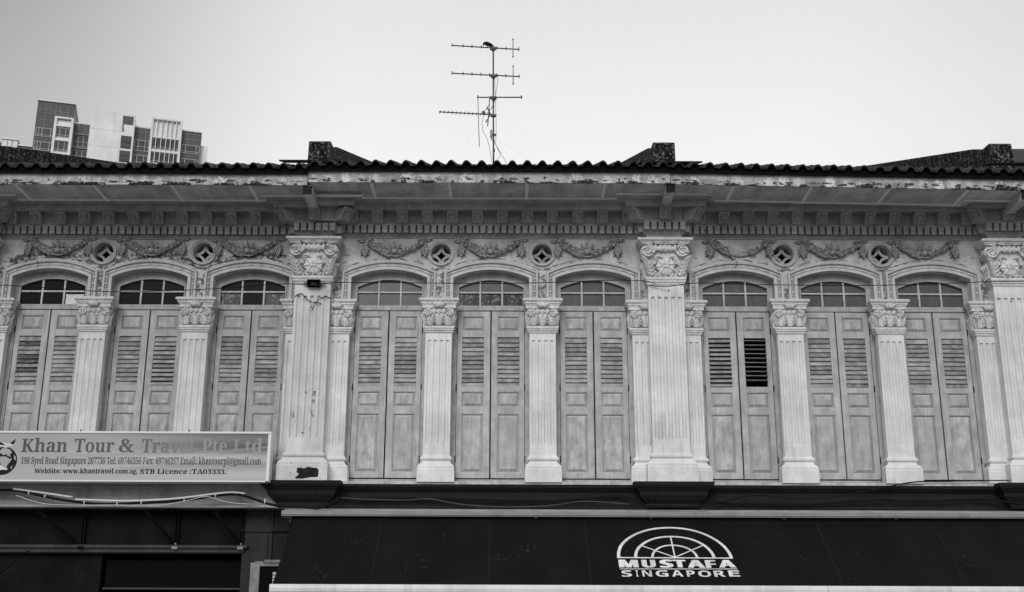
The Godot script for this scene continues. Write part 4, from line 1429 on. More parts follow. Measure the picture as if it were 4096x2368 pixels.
func apartment_block() -> void:
	var a := thing("apartment_block", "distant stepped apartment block in dark panels and white bays, above the left roof", "building", Vector3(-87.6, 0, -180))
	a.rotation.y = deg_to_rad(16)
	var blk := func(called: String, x0: float, x1: float, y1: float, z0: float, z1: float, m: Material) -> MeshInstance3D:
		var b := MB.new()
		b.box(Vector3(x0, 0, z0), Vector3(x1, y1, z1))
		return part(a, called, b, m)
	var lip := func(x0: float, x1: float, y: float, z0: float, z1: float) -> void:
		var b := MB.new()
		b.box(Vector3(x0 - 0.12, y, z0), Vector3(x1 + 0.12, y + 0.28, z1 + 0.2))
		part(a, "roof_edge", b, M.tower_white)
	var ribs := func(xs: Array, ys: Array, x0: float, x1: float, y0: float, y1: float, z: float) -> void:
		for x in xs:
			var b := MB.new()
			b.box(Vector3(x - 0.05, y0, z), Vector3(x + 0.05, y1, z + 0.06))
			part(a, "panel_joint", b, M.tower_rib)
		for y in ys:
			var b := MB.new()
			b.box(Vector3(x0, y - 0.05, z + 0.001), Vector3(x1, y + 0.05, z + 0.07))
			part(a, "panel_joint", b, M.tower_rib)
	# low pieces on the far left
	blk.call("tower", -16.0, -4.1, 88.2, -14, 0, M.tower_panel)
	blk.call("tower", -4.1, -1.5, 88.7, -14, 0.5, M.tower_white)
	lip.call(-4.1, -1.5, 88.7, -14, 0.5)
	ribs.call([-3.2, -2.4], [], -4, -1.6, 86.0, 88.6, 0.5)
	blk.call("tower", -1.5, 1.0, 87.9, -14, 0, M.tower_panel)
	lip.call(-1.4, 0.95, 87.9, -14, 0)
	# dark tower
	blk.call("tower", 1.0, 7.4, 97.1, -14, 0.2, M.tower_panel)
	lip.call(1.0, 7.4, 97.1, -14, 0.2)
	ribs.call([2.5, 4.2, 5.0, 6.3], [95.3, 94.8, 93.4], 1.0, 7.4, 92.0, 96.4, 0.2)
	flat_window(a, 1.2, 4.4, 90.1, 91.8, 0.25, [1.75, 2.3, 3.8], 0.1, 90.45)
	flat_window(a, 1.2, 4.4, 87.4, 89.1, 0.25, [1.75, 2.3, 3.8], 0.1, 87.75)
	# small white bay on the tower
	blk.call("white_bay", 4.55, 7.3, 93.5, -2, 0.9, M.tower_pale)
	var fr := func(x0: float, x1: float, y0: float, y1: float, z: float, fins: Array) -> void:
		var b := MB.new()
		b.box(Vector3(x0 - 0.25, 60, z - 1.0), Vector3(x0 + 0.15, y1, z + 0.55))
		b.box(Vector3(x1 - 0.15, 60, z - 1.0), Vector3(x1 + 0.25, y1, z + 0.55))
		b.box(Vector3(x0 - 0.25, y1, z - 1.0), Vector3(x1 + 0.25, y1 + 0.3, z + 0.56))
		for y in [92.3, 89.5, 86.9]:
			b.box(Vector3(x0 + 0.15, y - 0.22, z), Vector3(x1 - 0.15, y + 0.1, z + 0.4))
		for f in fins:
			b.box(Vector3(f - 0.06, 86.0, z + 0.1), Vector3(f + 0.06, y1, z + 0.5))
		part(a, "bay_frame", b, M.tower_white)
	fr.call(4.55, 7.3, 86.8, 93.6, 0.9, [])
	flat_window(a, 4.75, 7.1, 90.1, 91.9, 0.95, [5.4, 6.4], 0.1, 90.5)
	flat_window(a, 4.75, 7.1, 87.3, 89.2, 0.95, [5.4, 6.4], 0.1, 87.7)
	# recessed dark piece
	blk.call("tower", 7.4, 10.4, 93.8, -14, -0.6, M.tower_panel)
	lip.call(7.5, 10.3, 93.8, -14, -0.8)
	ribs.call([8.5, 9.5], [], 7.5, 10.4, 92.0, 93.7, -0.6)
	flat_window(a, 7.6, 10.3, 89.2, 91.4, -0.55, [8.5, 9.4], 0.09, 90.2)
	flat_window(a, 7.6, 10.3, 86.4, 88.6, -0.55, [8.5, 9.4], 0.09, 87.4)
	var lb := MB.new()
	for y in [91.6, 88.85]: lb.box(Vector3(7.4, y - 0.12, -0.6), Vector3(10.4, y + 0.12, -0.2))
	part(a, "floor_ledge", lb, M.tower_rib)
	# white slab wall with balconies cut into its right edge
	blk.call("slab_wall", 10.4, 15.95, 96.1, -10, 1.0, M.tower_white)
	var sj := MB.new()
	for y in [92.5, 89.2]:
		sj = MB.new()
		sj.box(Vector3(10.4, y - 0.02, 1.0), Vector3(15.95, y + 0.02, 1.012))
		part(a, "panel_joint", sj, M.tower_frame)
	var bs := MB.new()
	bs.box(Vector3(17.85, 60, -10), Vector3(18.15, 96.1, 1.0))
	bs.box(Vector3(15.95, 95.7, -3), Vector3(17.85, 96.1, 1.0))
	for y in [91.95, 89.0, 86.3, 83.6]: bs.box(Vector3(15.95, y - 0.2, -3), Vector3(17.85, y + 0.2 + (0.3 if y > 91 else 0.0), 1.0))
	part(a, "balcony_slab", bs, M.tower_white)
	var bb := MB.new()
	bb.box(Vector3(15.95, 60, -3.4), Vector3(17.85, 92.2, -3.0))
	part(a, "balcony_wall", bb, M.tower_pale)
	var br := MB.new()
	for y in [89.2, 86.5]:
		br.box(Vector3(15.96, y + 1.0, 0.7), Vector3(17.84, y + 1.08, 0.78))
		br.box(Vector3(15.96, y + 0.5, 0.71), Vector3(17.84, y + 0.54, 0.77))
		for k in 6: br.box(Vector3(16.1 + k * 0.32, y, 0.72), Vector3(16.15 + k * 0.32, y + 1.0, 0.76))
		br.box(Vector3(16.2, y, -2.9), Vector3(17.5, y + 1.9, -2.7))
	part(a, "balcony_rail", br, M.tower_rib)
	# dark link
	blk.call("tower", 18.15, 21.0, 94.3, -14, -0.4, M.tower_panel)
	lip.call(18.25, 20.9, 94.3, -14, -0.6)
	ribs.call([19.2, 20.2], [93.4], 18.2, 21.0, 91.9, 94.2, -0.4)
	flat_window(a, 18.3, 20.9, 89.6, 91.8, -0.35, [19.0, 20.2], 0.1, 90.5)
	flat_window(a, 18.3, 20.9, 86.6, 88.8, -0.35, [19.0, 20.2], 0.1, 87.4)
	# large white bay
	blk.call("white_bay", 21.2, 26.4, 95.7, -4, 0.6, M.tower_pale)
	fr.call(21.25, 26.35, 86.8, 95.7, 0.6, [22.1, 23.0, 23.9, 24.7, 25.5])
	flat_window(a, 21.4, 26.2, 90.0, 92.0, 0.66, [22.1, 23.0, 23.9, 24.7, 25.5], 0.1, 90.4)
	flat_window(a, 21.4, 26.2, 87.2, 89.2, 0.66, [22.1, 23.0, 23.9, 24.7, 25.5], 0.1, 87.6)
	# last dark piece and the white end
	blk.call("tower", 26.6, 30.1, 94.4, -14, 0.0, M.tower_panel)
	lip.call(26.6, 30.1, 94.4, -14, 0)
	ribs.call([27.7, 28.8], [93.9, 92.8], 26.6, 30.1, 92.0, 94.3, 0.0)
	flat_window(a, 26.8, 30.0, 90.0, 91.7, 0.05, [27.5, 29.4], 0.1, 90.4)
	flat_window(a, 26.8, 30.0, 87.2, 88.9, 0.05, [27.5, 29.4], 0.1, 87.6)
	blk.call("white_end", 30.1, 31.5, 92.3, -12, -1.0, M.tower_white)

# ---------------------------------------------------------------- lettering
func text_mb(s: String, font: Font, x0: float, x1: float, base: float, cap: float, depth: float) -> MB:
	var arr := []
	for str_ in ["H", s]:
		var t := TextMesh.new()
		t.text = str_
		t.font = font
		t.font_size = 64
		t.pixel_size = 0.01
		t.depth = 0.01
		t.curve_step = 1.5
		t.horizontal_alignment = HORIZONTAL_ALIGNMENT_LEFT
		arr.append(t)
	var hb: AABB = arr[0].get_aabb()
	var tb: AABB = arr[1].get_aabb()
	var b := MB.new()
	var sx := (x1 - x0) / tb.size.x
	var sy := cap / hb.size.y
	var m: Array = arr[1].get_mesh_arrays()
	var vs: PackedVector3Array = m[Mesh.ARRAY_VERTEX]
	var ix = m[Mesh.ARRAY_INDEX]
	var ns: PackedVector3Array = m[Mesh.ARRAY_NORMAL]
	var n: int = ix.size() if ix != null and ix.size() > 0 else vs.size()
	for k in range(0, n, 3):
		var q := []
		var nn := Vector3.ZERO
		for j in 3:
			var id: int = ix[k + j] if ix != null and ix.size() > 0 else k + j
			var p := vs[id]
			nn += ns[id]
			q.append(Vector3(x0 + (p.x - tb.position.x) * sx, base + (p.y - hb.position.y) * sy, (p.z - hb.position.z) / maxf(hb.size.z, 0.0001) * depth))
		b.tri(q[0], q[1], q[2], nn)
	return b

func sys_font(face: String, weight: int) -> SystemFont:
	var f := SystemFont.new()
	f.font_names = PackedStringArray([face])
	f.font_weight = weight
	return f

func signboard() -> void:
	var s := thing("signboard", "long pale travel agency signboard with a globe, fixed across the left shophouse", "sign", Vector3(-3.5, 3.9, 0.5))
	var W := 5.3
	var im := Image.create(1024, 136, false, Image.FORMAT_L8)
	for y in 136:
		for x in 1024:
			var u := x / 1024.0
			var t := y / 136.0
			var g := 0.60 + 0.07 * t
			# dark sweep in the upper right, pale bands that fan out from the middle
			var dk := smoothstep(0.5, 1.0, u) * smoothstep(0.62, 0.2, t)
			g -= 0.32 * dk
			var band := sin((t * 1.25 - 0.32 + 0.38 * pow(u, 2.0) - 0.1 * sin(u * 7.0)) * 13.0)
			g += 0.09 * band * smoothstep(0.45, 0.95, u) * (1.0 - 0.6 * smoothstep(0.55, 0.9, t))
			var ln := absf(t - (0.30 + 0.05 * sin(u * 9.0) - 0.05 * (u - 0.9) * 8.0))
			g += 0.22 * exp(-pow(ln / 0.018, 2.0)) * smoothstep(0.82, 0.99, u)
			for q in 3:
				var cy := 0.78 - 0.17 * q - 0.30 * pow(u - 0.35 - 0.06 * q, 2.0) * 3.0
				g += (0.06 if t < cy else -0.02) * exp(-absf(t - cy) * 14.0) * smoothstep(0.3, 0.55, u)
			g = clampf(g, 0.1, 0.9)
			im.set_pixel(x, y, Color(g, g, g))
	var fm := StandardMaterial3D.new()
	fm.resource_name = "sign_face"
	fm.albedo_texture = tex(im)
	fm.roughness = 0.35
	var f := MB.new()
	f.use_uv = true
	f.ux = Vector3(1.0 / W, 0, 0); f.u0 = 1.0
	f.uy = Vector3(0, -1.0 / 0.69, 0); f.v0 = 1.0
	f.box(Vector3(-W, 0.0, -0.02), Vector3(-0.045, 0.68, 0.0))
	part(s, "face", f, fm)
	var b := MB.new()
	b.box(Vector3(-W, -0.005, -0.2), Vector3(-0.02, 0.7, -0.021))
	part(s, "box", b, M.grey_stucco)
	var fr := MB.new()
	fr.cbox(Vector3(-W, 0.68, -0.19), Vector3(0.0, 0.712, 0.014), 0.006)
	fr.cbox(Vector3(-0.048, -0.012, -0.19), Vector3(-0.001, 0.679, 0.012), 0.006)
	fr.cbox(Vector3(-W, -0.022, -0.19), Vector3(-0.049, 0.0, 0.008), 0.004)
	part(s, "frame", fr, M.sign_frame)
	var tb := MB.new()
	for x in [-2.85, -1.25]: tb.box(Vector3(x - 0.012, 0.70, -0.16), Vector3(x + 0.012, 0.765, -0.155))
	part(s, "mounting_strap", tb, M.iron)
	var serif := sys_font("Droid Serif", 700)
	var serif_r := sys_font("Droid Serif", 400)
	# first line, paler from word to word
	var words := [["Khan", -7.13, -6.46, 0.045, 0.045], ["Tour", -6.36, -5.78, 0.05, 0.055], ["&", -5.71, -5.49, 0.06, 0.06], ["Travel", -5.38, -4.62, 0.075, 0.22], ["Pte", -4.5, -4.14, 0.26, 0.23], ["Ltd", -4.05, -3.62, 0.22, 0.27]]
	for w in words:
		var t := text_mb(w[0], serif, w[1] + 3.5, w[2] + 3.5, 0.405, 0.195, 0.003)
		t.use_col = true
		for p in t.v:
			var k := clampf((p.x - 3.5 - w[1] + 7.0 - 3.5 + 3.5 - 3.5) / (w[2] - w[1]), 0.0, 1.0)
			k = clampf((p.x - (w[1] + 3.5)) / (w[2] - w[1]), 0.0, 1.0)
			var g := lerpf(w[3], w[4], k)
			t.col.append(Color(g, g, g))
		var m := StandardMaterial3D.new()
		m.resource_name = "print"
		m.vertex_color_use_as_albedo = true
		m.roughness = 0.4
		part(s, "lettering", t, m, T(0, 0, 0.0))
	var line := StandardMaterial3D.new()
	line.resource_name = "print_grey"
	line.albedo_color = grey(0.035)
	line.roughness = 0.4
	part(s, "lettering", text_mb("198 Syed Road Singapore 207730 Tel: 69746356 Fax: 69746357 Email: khantourpl@gmail.com", serif, -7.11 + 3.5, -3.63 + 3.5, 0.233, 0.1, 0.003), line)
	part(s, "lettering", text_mb("WebSite: www.khantravel.com.sg,", serif, -6.9 + 3.5, -5.41 + 3.5, 0.098, 0.068, 0.003), M.black)
	part(s, "lettering", text_mb("STB Licence :TA03333.", serif, -5.37 + 3.5, -4.12 + 3.5, 0.095, 0.068, 0.003), M.black)
	# printed globe with pale land and a small aeroplane over it
	var gl := MB.new()
	var ring := PackedVector2Array()
	for k in 36: ring.append(Vector2(cos(TAU * k / 36), sin(TAU * k / 36)) * 0.205)
	gl.extrude(ring, 0.0, 0.002)
	var gt := part(s, "globe_print", gl, M.globe, T(-3.875, 0.275, 0.0))
	var land := MB.new()
	for poly in [[[-0.02, 0.19], [0.04, 0.18], [0.09, 0.16], [0.12, 0.12], [0.09, 0.09], [0.11, 0.06], [0.06, 0.07], [0.04, 0.1], [0.0, 0.08], [-0.04, 0.11], [-0.08, 0.1], [-0.06, 0.15]], [[-0.06, 0.06], [0.03, 0.065], [0.09, 0.03], [0.13, 0.035], [0.11, -0.01], [0.08, -0.05], [0.06, -0.1], [0.02, -0.14], [-0.01, -0.08], [-0.03, -0.03], [-0.09, -0.01], [-0.11, 0.03]], [[0.15, 0.09], [0.18, 0.06], [0.19, 0.0], [0.16, 0.03]], [[0.12, -0.1], [0.15, -0.06], [0.14, -0.12]]]:
		var pp := PackedVector2Array()
		for q in poly: pp.append(Vector2(q[0], q[1]))
		land.extrude(pp, 0.002, 0.004)
	part(gt, "land", land, M.globe_land)
	var pl := MB.new()
	for poly in [[[-0.35, 0.55], [-0.3, 0.575], [0.0, 0.525], [0.06, 0.53], [0.085, 0.5], [0.02, 0.49], [-0.25, 0.53]], [[-0.22, 0.525], [-0.1, 0.545], [0.01, 0.475], [-0.03, 0.465]]]:
		var pp := PackedVector2Array()
		for q in poly: pp.append(Vector2(q[0] - 3.83, q[1]))
		pl.extrude(pp, 0.0, 0.0025)
	part(s, "aeroplane_print", pl, M.white_metal)
	var tl := MB.new()
	tl.extrude(PackedVector2Array([Vector2(-3.80, 0.53), Vector2(-3.725, 0.595), Vector2(-3.74, 0.535), Vector2(-3.76, 0.512)]), 0.0, 0.0045)
	part(s, "tail_print", tl, M.black_paint)
	var wg := MB.new()
	wg.extrude(PackedVector2Array([Vector2(-4.0, 0.255), Vector2(-3.97, 0.262), Vector2(-3.86, 0.185), Vector2(-3.79, 0.165), Vector2(-3.80, 0.14), Vector2(-3.86, 0.15), Vector2(-3.95, 0.12), Vector2(-3.93, 0.17)]), 0.0, 0.0065)
	part(s, "small_aeroplane_print", wg, M.white_metal)

# ---------------------------------------------------------------- awning
func cloth_off(x: float, t: float) -> float:
	var e := sin(PI * t)
	return e * (-0.014 + 0.007 * sin(x * 1.9 + 0.7) + 0.004 * sin(x * 5.3 + 4.0 * t) + 0.0025 * sin(x * 11.0 - 6.0 * t)) - 0.004 * sin(t * 9.0 + x * 0.6) * e

func awning() -> void:
	var x0 := -3.29
	var x1 := 9.6
	var a := thing("awning", "wide black roller awning with a white arched logo, under the middle and right houses", "awning", Vector3(0, 3.35, 0.5))
	var top := Vector3(0, 0, 0)
	var bot := Vector3(0, -0.98, 1.26)
	var len := bot.length()
	var dn := bot.normalized()
	var nrm := Vector3(0, -dn.z, dn.y).normalized() * -1.0
	if nrm.y < 0: nrm = -nrm
	var basis := Basis(Vector3.RIGHT, -dn, nrm)
	# cloth with a faint sag, its own stains and droppings
	var im := Image.create(1024, 160, false, Image.FORMAT_L8)
	var base := noise_img(1024, 160, 0.02, 3, 51, 1.0, 5.0)
	im = mix_img([[base, 0.10]], 1024, 160, 0.22)
	var r := RandomNumberGenerator.new()
	r.seed = 9
	var kx := 1024 / (x1 - x0)
	for sp in [[0.22, 0.75, 14], [-1.28, 1.12, 10], [-0.2, 0.9, 6], [1.6, 0.85, 6], [3.9, 0.95, 4], [6.1, 0.95, 4], [-2.2, 0.5, 4], [-2.6, 1.3, 5], [1.4, 1.1, 5], [4.4, 1.25, 4], [-0.9, 0.5, 3], [5.4, 1.0, 3]]:
		for q in int(sp[2]) * 2:
			var gx: float = (sp[0] - x0 + r.randf_range(-0.14, 0.14)) * kx
			var gy: float = (sp[1] + r.randf_range(-0.16, 0.16)) * 102.0
			stamp_blot(im, gx, gy, r.randf_range(0.5, 1.5), r.randf_range(0.6, 2.0), 0.8, r.randf_range(0.15, 0.7), nz, -0.3)
	for q in 60:
		stamp_blot(im, r.randf_range(0, 1024), r.randf_range(20, 150), r.randf_range(0.7, 1.3), r.randf_range(0.7, 1.3), 0.7, 0.6, nz, -0.5)
	var cm := StandardMaterial3D.new()
	cm.resource_name = "awning_cloth"
	cm.albedo_texture = tex(im)
	cm.albedo_color = grey(0.12)
	cm.roughness = 0.75
	cm.metallic_specular = 0.25
	var f := MB.new()
	f.use_uv = true
	f.ux = Vector3(1.0 / (x1 - x0), 0, 0); f.u0 = -x0 / (x1 - x0)
	f.smooth = true
	var nx := 220
	var ny := 24
	for i in nx:
		for j in ny:
			var q := []
			for c in [[0, 0], [1, 0], [1, 1], [0, 1]]:
				var u: float = lerpf(x0 + 0.17, x1, (i + c[0]) / float(nx))
				var t: float = (j + c[1]) / float(ny)
				var sag := cloth_off(u, t)
				q.append([Vector3(u, 0, 0) + dn * (len * t) + nrm * sag, t])
			f.v0 = 0.0
			for k in [0, 1, 2, 0, 2, 3]:
				pass
			var ord_ := [0, 2, 1, 0, 3, 2]
			var g: Vector3 = (q[1][0] - q[0][0]).cross(q[2][0] - q[0][0])
			if g.dot(nrm) < 0: ord_ = [0, 1, 2, 0, 2, 3]
			for k in ord_:
				var p: Vector3 = q[k][0]
				f.v.append(p)
				f.sg.append(0)
				f.uv.append(Vector2((p.x - x0) / (x1 - x0), q[k][1]))
	part(a, "cloth", f, cm)
	# seams
	var se := MB.new()
	for x in [-1.85, -0.3, 1.05, 4.35, 6.0, 7.6]:
		se = MB.new()
		se.xf = Transform3D(basis, Vector3(x, 0, 0))
		for q in 8:
			var t0 := -len * (0.05 + 0.94 * q / 8.0)
			var t1 := -len * (0.05 + 0.94 * (q + 1) / 8.0)
			var z0 := cloth_off(x, t0 / -len) + 0.0025
			var z1 := cloth_off(x, t1 / -len) + 0.0025
			se.quad(Vector3(-0.01, t0, z0), Vector3(0.01, t0, z0 + 0.001), Vector3(0.01, t1, z1 + 0.001), Vector3(-0.01, t1, z1), Vector3.BACK)
		part(a, "seam", se, M.cloth_seam)
	# cassette: sloping cover, pale front lip, roller behind
	var c := MB.new()
	c.quad(Vector3(x0, 0.2, -0.4), Vector3(x1, 0.2, -0.4), Vector3(x1, 0.125, 0.0), Vector3(x0, 0.125, 0.0), Vector3.UP)
	c.quad(Vector3(x0, 0.06, -0.4), Vector3(x1, 0.06, -0.4), Vector3(x1, 0.056, 0.0), Vector3(x0, 0.056, 0.0), Vector3.DOWN)
	part(a, "cover", c, M.grey_stucco)
	var lp := MB.new()
	lp.cbox(Vector3(x0, 0.062, 0.0), Vector3(x1, 0.122, 0.03), 0.006)
	lp.cbox(Vector3(x0 + 0.001, 0.048, 0.001), Vector3(x1, 0.06, 0.022), 0.003)
	part(a, "front_lip", lp, M.steel_strip)
	var ro := MB.new()
	ro.tube([Vector3(x0 + 0.12, 0.0, -0.07), Vector3(x1, 0.0, -0.07)], 0.05, 10)
	part(a, "roller", ro, M.black)
	# front rail in two lengths
	var k := 0
	for seg in [[x0 + 0.15, 4.12], [4.128, x1]]:
		var fb := MB.new()
		var y := -0.995
		var prof := [Vector2(0, -0.09), Vector2(0.03, -0.085), Vector2(0.05, -0.06), Vector2(0.055, -0.02), Vector2(0.05, 0.015), Vector2(0.03, 0.03), Vector2(0, 0.034), Vector2(-0.03, 0.02), Vector2(-0.03, -0.08), Vector2(0, -0.09)]
		fb.smooth = false
		fb.sweep(prof, [Vector3(seg[0], y, 1.27), Vector3(seg[1], y, 1.27)], Vector3.UP, 1.0)
		for e in seg:
			fb.box(Vector3(e - 0.002, y - 0.08, 1.245), Vector3(e + 0.002, y + 0.025, 1.31))
		part(a, "front_rail", fb, M.white_metal)
		k += 1
	var cl := MB.new()
	for x in [0.35, 2.0, 3.9, 5.5]: cl.box(Vector3(x - 0.02, 0.02, 0.004), Vector3(x + 0.02, 0.05, 0.02))
	cl.box(Vector3(x0 + 0.12, -0.06, -0.02), Vector3(x0 + 0.15, 0.045, 0.02))
	part(a, "clip", cl, M.iron)
	# logo: three half ellipses, five spokes, two lines of letters; in the plane of the cloth
	var lm: Material = M.logo
	var lo := MB.new()
	var put_arc := func(rx: float, ry: float, wd: float, cx: float, cy: float) -> void:
		var pts := PackedVector2Array()
		var inner := []
		for q in 41:
			var an := PI * q / 40
			pts.append(Vector2(cx + cos(an) * rx, cy + sin(an) * ry))
			inner.append(Vector2(cx + cos(an) * (rx - wd * 1.25), cy + sin(an) * (ry - wd)))
		inner.reverse()
		pts.append_array(PackedVector2Array(inner))
		lo.extrude(pts, 0.0, 0.003)
	var cx := 2.229
	var cy := -0.905
	put_arc.call(0.787, 0.745, 0.034, cx, cy)
	put_arc.call(0.553, 0.525, 0.034, cx, cy)
	put_arc.call(0.32, 0.305, 0.026, cx, cy)
	for an in [PI / 2, PI / 2 + 0.95, PI / 2 - 0.95]:
		var e := Vector2(cos(an) * 0.54, sin(an) * 0.51)
		var s := Vector2(-e.y, e.x).normalized() * 0.009
		lo.extrude(PackedVector2Array([Vector2(cx, cy) - s, Vector2(cx, cy) + e - s, Vector2(cx, cy) + e + s, Vector2(cx, cy) + s]), 0.0, 0.0036)
	lo.extrude(PackedVector2Array([Vector2(1.44, -0.925), Vector2(3.016, -0.925), Vector2(3.016, -0.903), Vector2(1.44, -0.903)]), 0.0, 0.004)
	lo.extrude(PackedVector2Array([Vector2(1.457, -1.184), Vector2(3.03, -1.184), Vector2(3.03, -1.17), Vector2(1.457, -1.17)]), 0.0, 0.003)
	# printed on the sagging cloth: lay it along the same curve
	var bend := func(m: MB) -> MB:
		for q in m.v.size():
			var p: Vector3 = m.v[q]
			var t := clampf(-p.y / len, 0.0, 1.0)
			m.v[q] = Vector3(p.x, 0, 0) + dn * (-p.y) + nrm * (p.z + 0.004 + cloth_off(p.x, t))
		return m
	part(a, "logo_print", bend.call(lo), lm)
	var sans := sys_font("Droid Sans", 700)
	var h2 := MB.new()
	for e in [["M", 1.452, 1.715], ["U", 1.762, 1.95], ["S", 2.0, 2.185], ["T", 2.185, 2.36], ["A", 2.375, 2.61], ["F", 2.62, 2.765], ["A", 2.795, 3.025]]:
		var one := text_mb(e[0], sans, e[1] + 0.013, e[2] - 0.013, -1.14, 0.178, 0.003)
		for dx in [-0.013, 0.0, 0.013]:
			h2.add(one, T(dx, 0, -0.0004 * absf(dx) * 100.0))
	part(a, "lettering", bend.call(h2), lm)
	var h3 := MB.new()
	for e in [["S", 1.468, 1.605], ["I", 1.66, 1.69], ["N", 1.745, 1.872], ["G", 1.925, 2.09], ["A", 2.137, 2.287], ["P", 2.335, 2.445], ["O", 2.49, 2.658], ["R", 2.697, 2.847], ["E", 2.893, 3.04]]:
		h3.add(text_mb(e[0], sans, e[1], e[2], -1.362, 0.148, 0.003), Transform3D())
	part(a, "lettering", bend.call(h3), lm)

# ---------------------------------------------------------------- aerial and bird
func aerial() -> void:
	var o := Vector3(-0.37, 10.3, -4.0)
	var a := thing("television_aerial", "tall rusty television aerial with four booms on the middle roof", "aerial", o)
	var P := func(x: float, y: float, z := 0.0) -> Vector3:
		return Vector3(x, y, -4.0 + z) - o
	var m := MB.new()
	m.tube([P.call(-0.368, 10.3), P.call(-0.385, 11.8), P.call(-0.398, 13.26)], 0.016, 8)
	m.tube([P.call(-0.37, 11.0), P.call(-0.37, 11.06)], 0.022, 8)
	part(a, "mast", m, M.aerial)
	var boom := func(xa: float, ya: float, xb: float, yb: float, stubs: Array, cl_x: float) -> MeshInstance3D:
		var b := MB.new()
		b.tube([P.call(xa, ya, 0.03), P.call(xb, yb, 0.03)], 0.0125, 6)
		for x in stubs:
			var y := lerpf(ya, yb, (x - xa) / (xb - xa))
			b.tube([P.call(x, y - 0.03, 0.03), P.call(x, y + 0.045, 0.03)], 0.009, 5)
			b.tube([P.call(x, y + 0.012, -0.03), P.call(x, y + 0.012, 0.09)], 0.006, 5)
		var yc := lerpf(ya, yb, (cl_x - xa) / (xb - xa))
		b.box(P.call(cl_x - 0.065, yc - 0.035, 0.0), P.call(cl_x + 0.065, yc + 0.012, 0.06))
		b.box(P.call(cl_x - 0.035, yc - 0.06, 0.001), P.call(cl_x + 0.035, yc - 0.034, 0.05))
		return part(a, "boom", b, M.aerial)
	boom.call(-1.245, 13.32, 0.135, 13.233, [-1.235, -1.01, -0.83, -0.64, -0.32, -0.14, 0.12], -0.4)
	boom.call(-1.235, 12.697, 0.142, 12.626, [-1.225, -1.0, -0.82, -0.64, -0.47, -0.32, -0.14, 0.128], -0.39)
	boom.call(-0.715, 12.165, 0.195, 12.169, [], -0.385)
	var rods := MB.new()
	for y in [13.254, 12.65]:
		var x := 0.003 if y > 13 else 0.008
		rods.tube([P.call(x, y - 0.21, 0.045), P.call(x, y + 0.215, 0.045)], 0.011, 6)
		for e in [-0.2, 0.2]:
			rods.tube([P.call(x - 0.025, y + e, 0.05), P.call(x + 0.025, y + e + 0.004, 0.05)], 0.008, 5)
	part(a, "dipole", rods, M.aerial_pale)
	var l := MB.new()
	l.tube([P.call(-0.7, 12.21, 0.03), P.call(-0.695, 12.1, 0.03), P.call(-0.654, 11.06, 0.1)], 0.007, 5)
	l.tube([P.call(-0.7, 12.14, 0.03), P.call(-0.7, 12.215, 0.03)], 0.012, 6)
	l.tube([P.call(0.175, 12.14, 0.03), P.call(0.172, 12.21, 0.03)], 0.012, 6)
	part(a, "hanging_rod", l, M.aerial)
	l = MB.new()
	l.tube([P.call(-0.462, 12.18, 0.03), P.call(-0.47, 11.9, 0.04), P.call(-0.495, 11.52, 0.06)], 0.011, 6)
	part(a, "hanging_rod", l, M.aerial)
	var y4 := MB.new()
	y4.tube([P.call(-1.47, 11.84, 0.04), P.call(-0.32, 11.778, 0.04)], 0.012, 6)
	for k in 13:
		var x := -1.445 + k * 0.081
		var y := lerpf(11.84, 11.778, (x + 1.47) / 1.15)
		y4.tube([P.call(x - 0.012, y - 0.04, 0.04), P.call(x + 0.012, y + 0.042, 0.04)], 0.005, 5)
		y4.tube([P.call(x, y, 0.0), P.call(x, y, 0.08)], 0.005, 5)
	y4.box(P.call(-0.44, 11.745, 0.0), P.call(-0.33, 11.79, 0.055))
	y4.box(P.call(-0.61, 11.805, 0.02), P.call(-0.55, 11.85, 0.07))
	part(a, "yagi_boom", y4, M.aerial)
	var rf := MB.new()
	rf.tube([P.call(-0.51, 11.93, 0.05), P.call(-0.44, 11.79, 0.05), P.call(-0.53, 11.61, 0.05)], 0.014, 5)
	rf.tube([P.call(-0.53, 11.78, 0.06), P.call(-0.455, 11.86, 0.06), P.call(-0.385, 12.0, 0.03)], 0.007, 5)
	rf.tube([P.call(-0.57, 11.83, 0.06), P.call(-0.48, 11.98, 0.06)], 0.006, 5)
	part(a, "reflector", rf, M.aerial)
	var bx := MB.new()
	bx.cbox(P.call(-0.443, 11.30, 0.02), P.call(-0.402, 11.44, 0.06), 0.008)
	bx.tube([P.call(-0.425, 11.43, 0.04), P.call(-0.42, 11.455, 0.04)], 0.012, 6)
	part(a, "amplifier_box", bx, M.aerial_pale)
	var bk := MB.new()
	bk.box(P.call(-0.43, 11.26, 0.02), P.call(-0.405, 11.299, 0.055))
	bk.box(P.call(-0.4, 11.33, 0.01), P.call(-0.32, 11.345, 0.04))
	bk.box(P.call(-0.4, 11.36, 0.01), P.call(-0.32, 11.37, 0.04))
	part(a, "amplifier_clamp", bk, M.aerial)
	var cb := MB.new()
	cb.tube([P.call(-0.30, 12.66, 0.05), P.call(-0.31, 12.45, 0.05), P.call(-0.35, 12.15, 0.06), P.call(-0.335, 11.9, 0.05), P.call(-0.325, 11.5, 0.05), P.call(-0.33, 11.2, 0.05), P.call(-0.38, 11.18, 0.05)], 0.004, 4)
	cb.tube([P.call(-0.37, 12.62, 0.05), P.call(-0.36, 12.4, 0.05), P.call(-0.345, 12.2, 0.06), P.call(-0.385, 11.95, 0.05)], 0.004, 4)
	cb.tube([P.call(-0.57, 11.8, 0.05), P.call(-0.61, 11.6, 0.05), P.call(-0.59, 11.42, 0.05), P.call(-0.51, 11.28, 0.05), P.call(-0.46, 11.1, 0.05), P.call(-0.40, 10.75, 0.05), P.call(-0.38, 10.5, 0.05)], 0.004, 4)
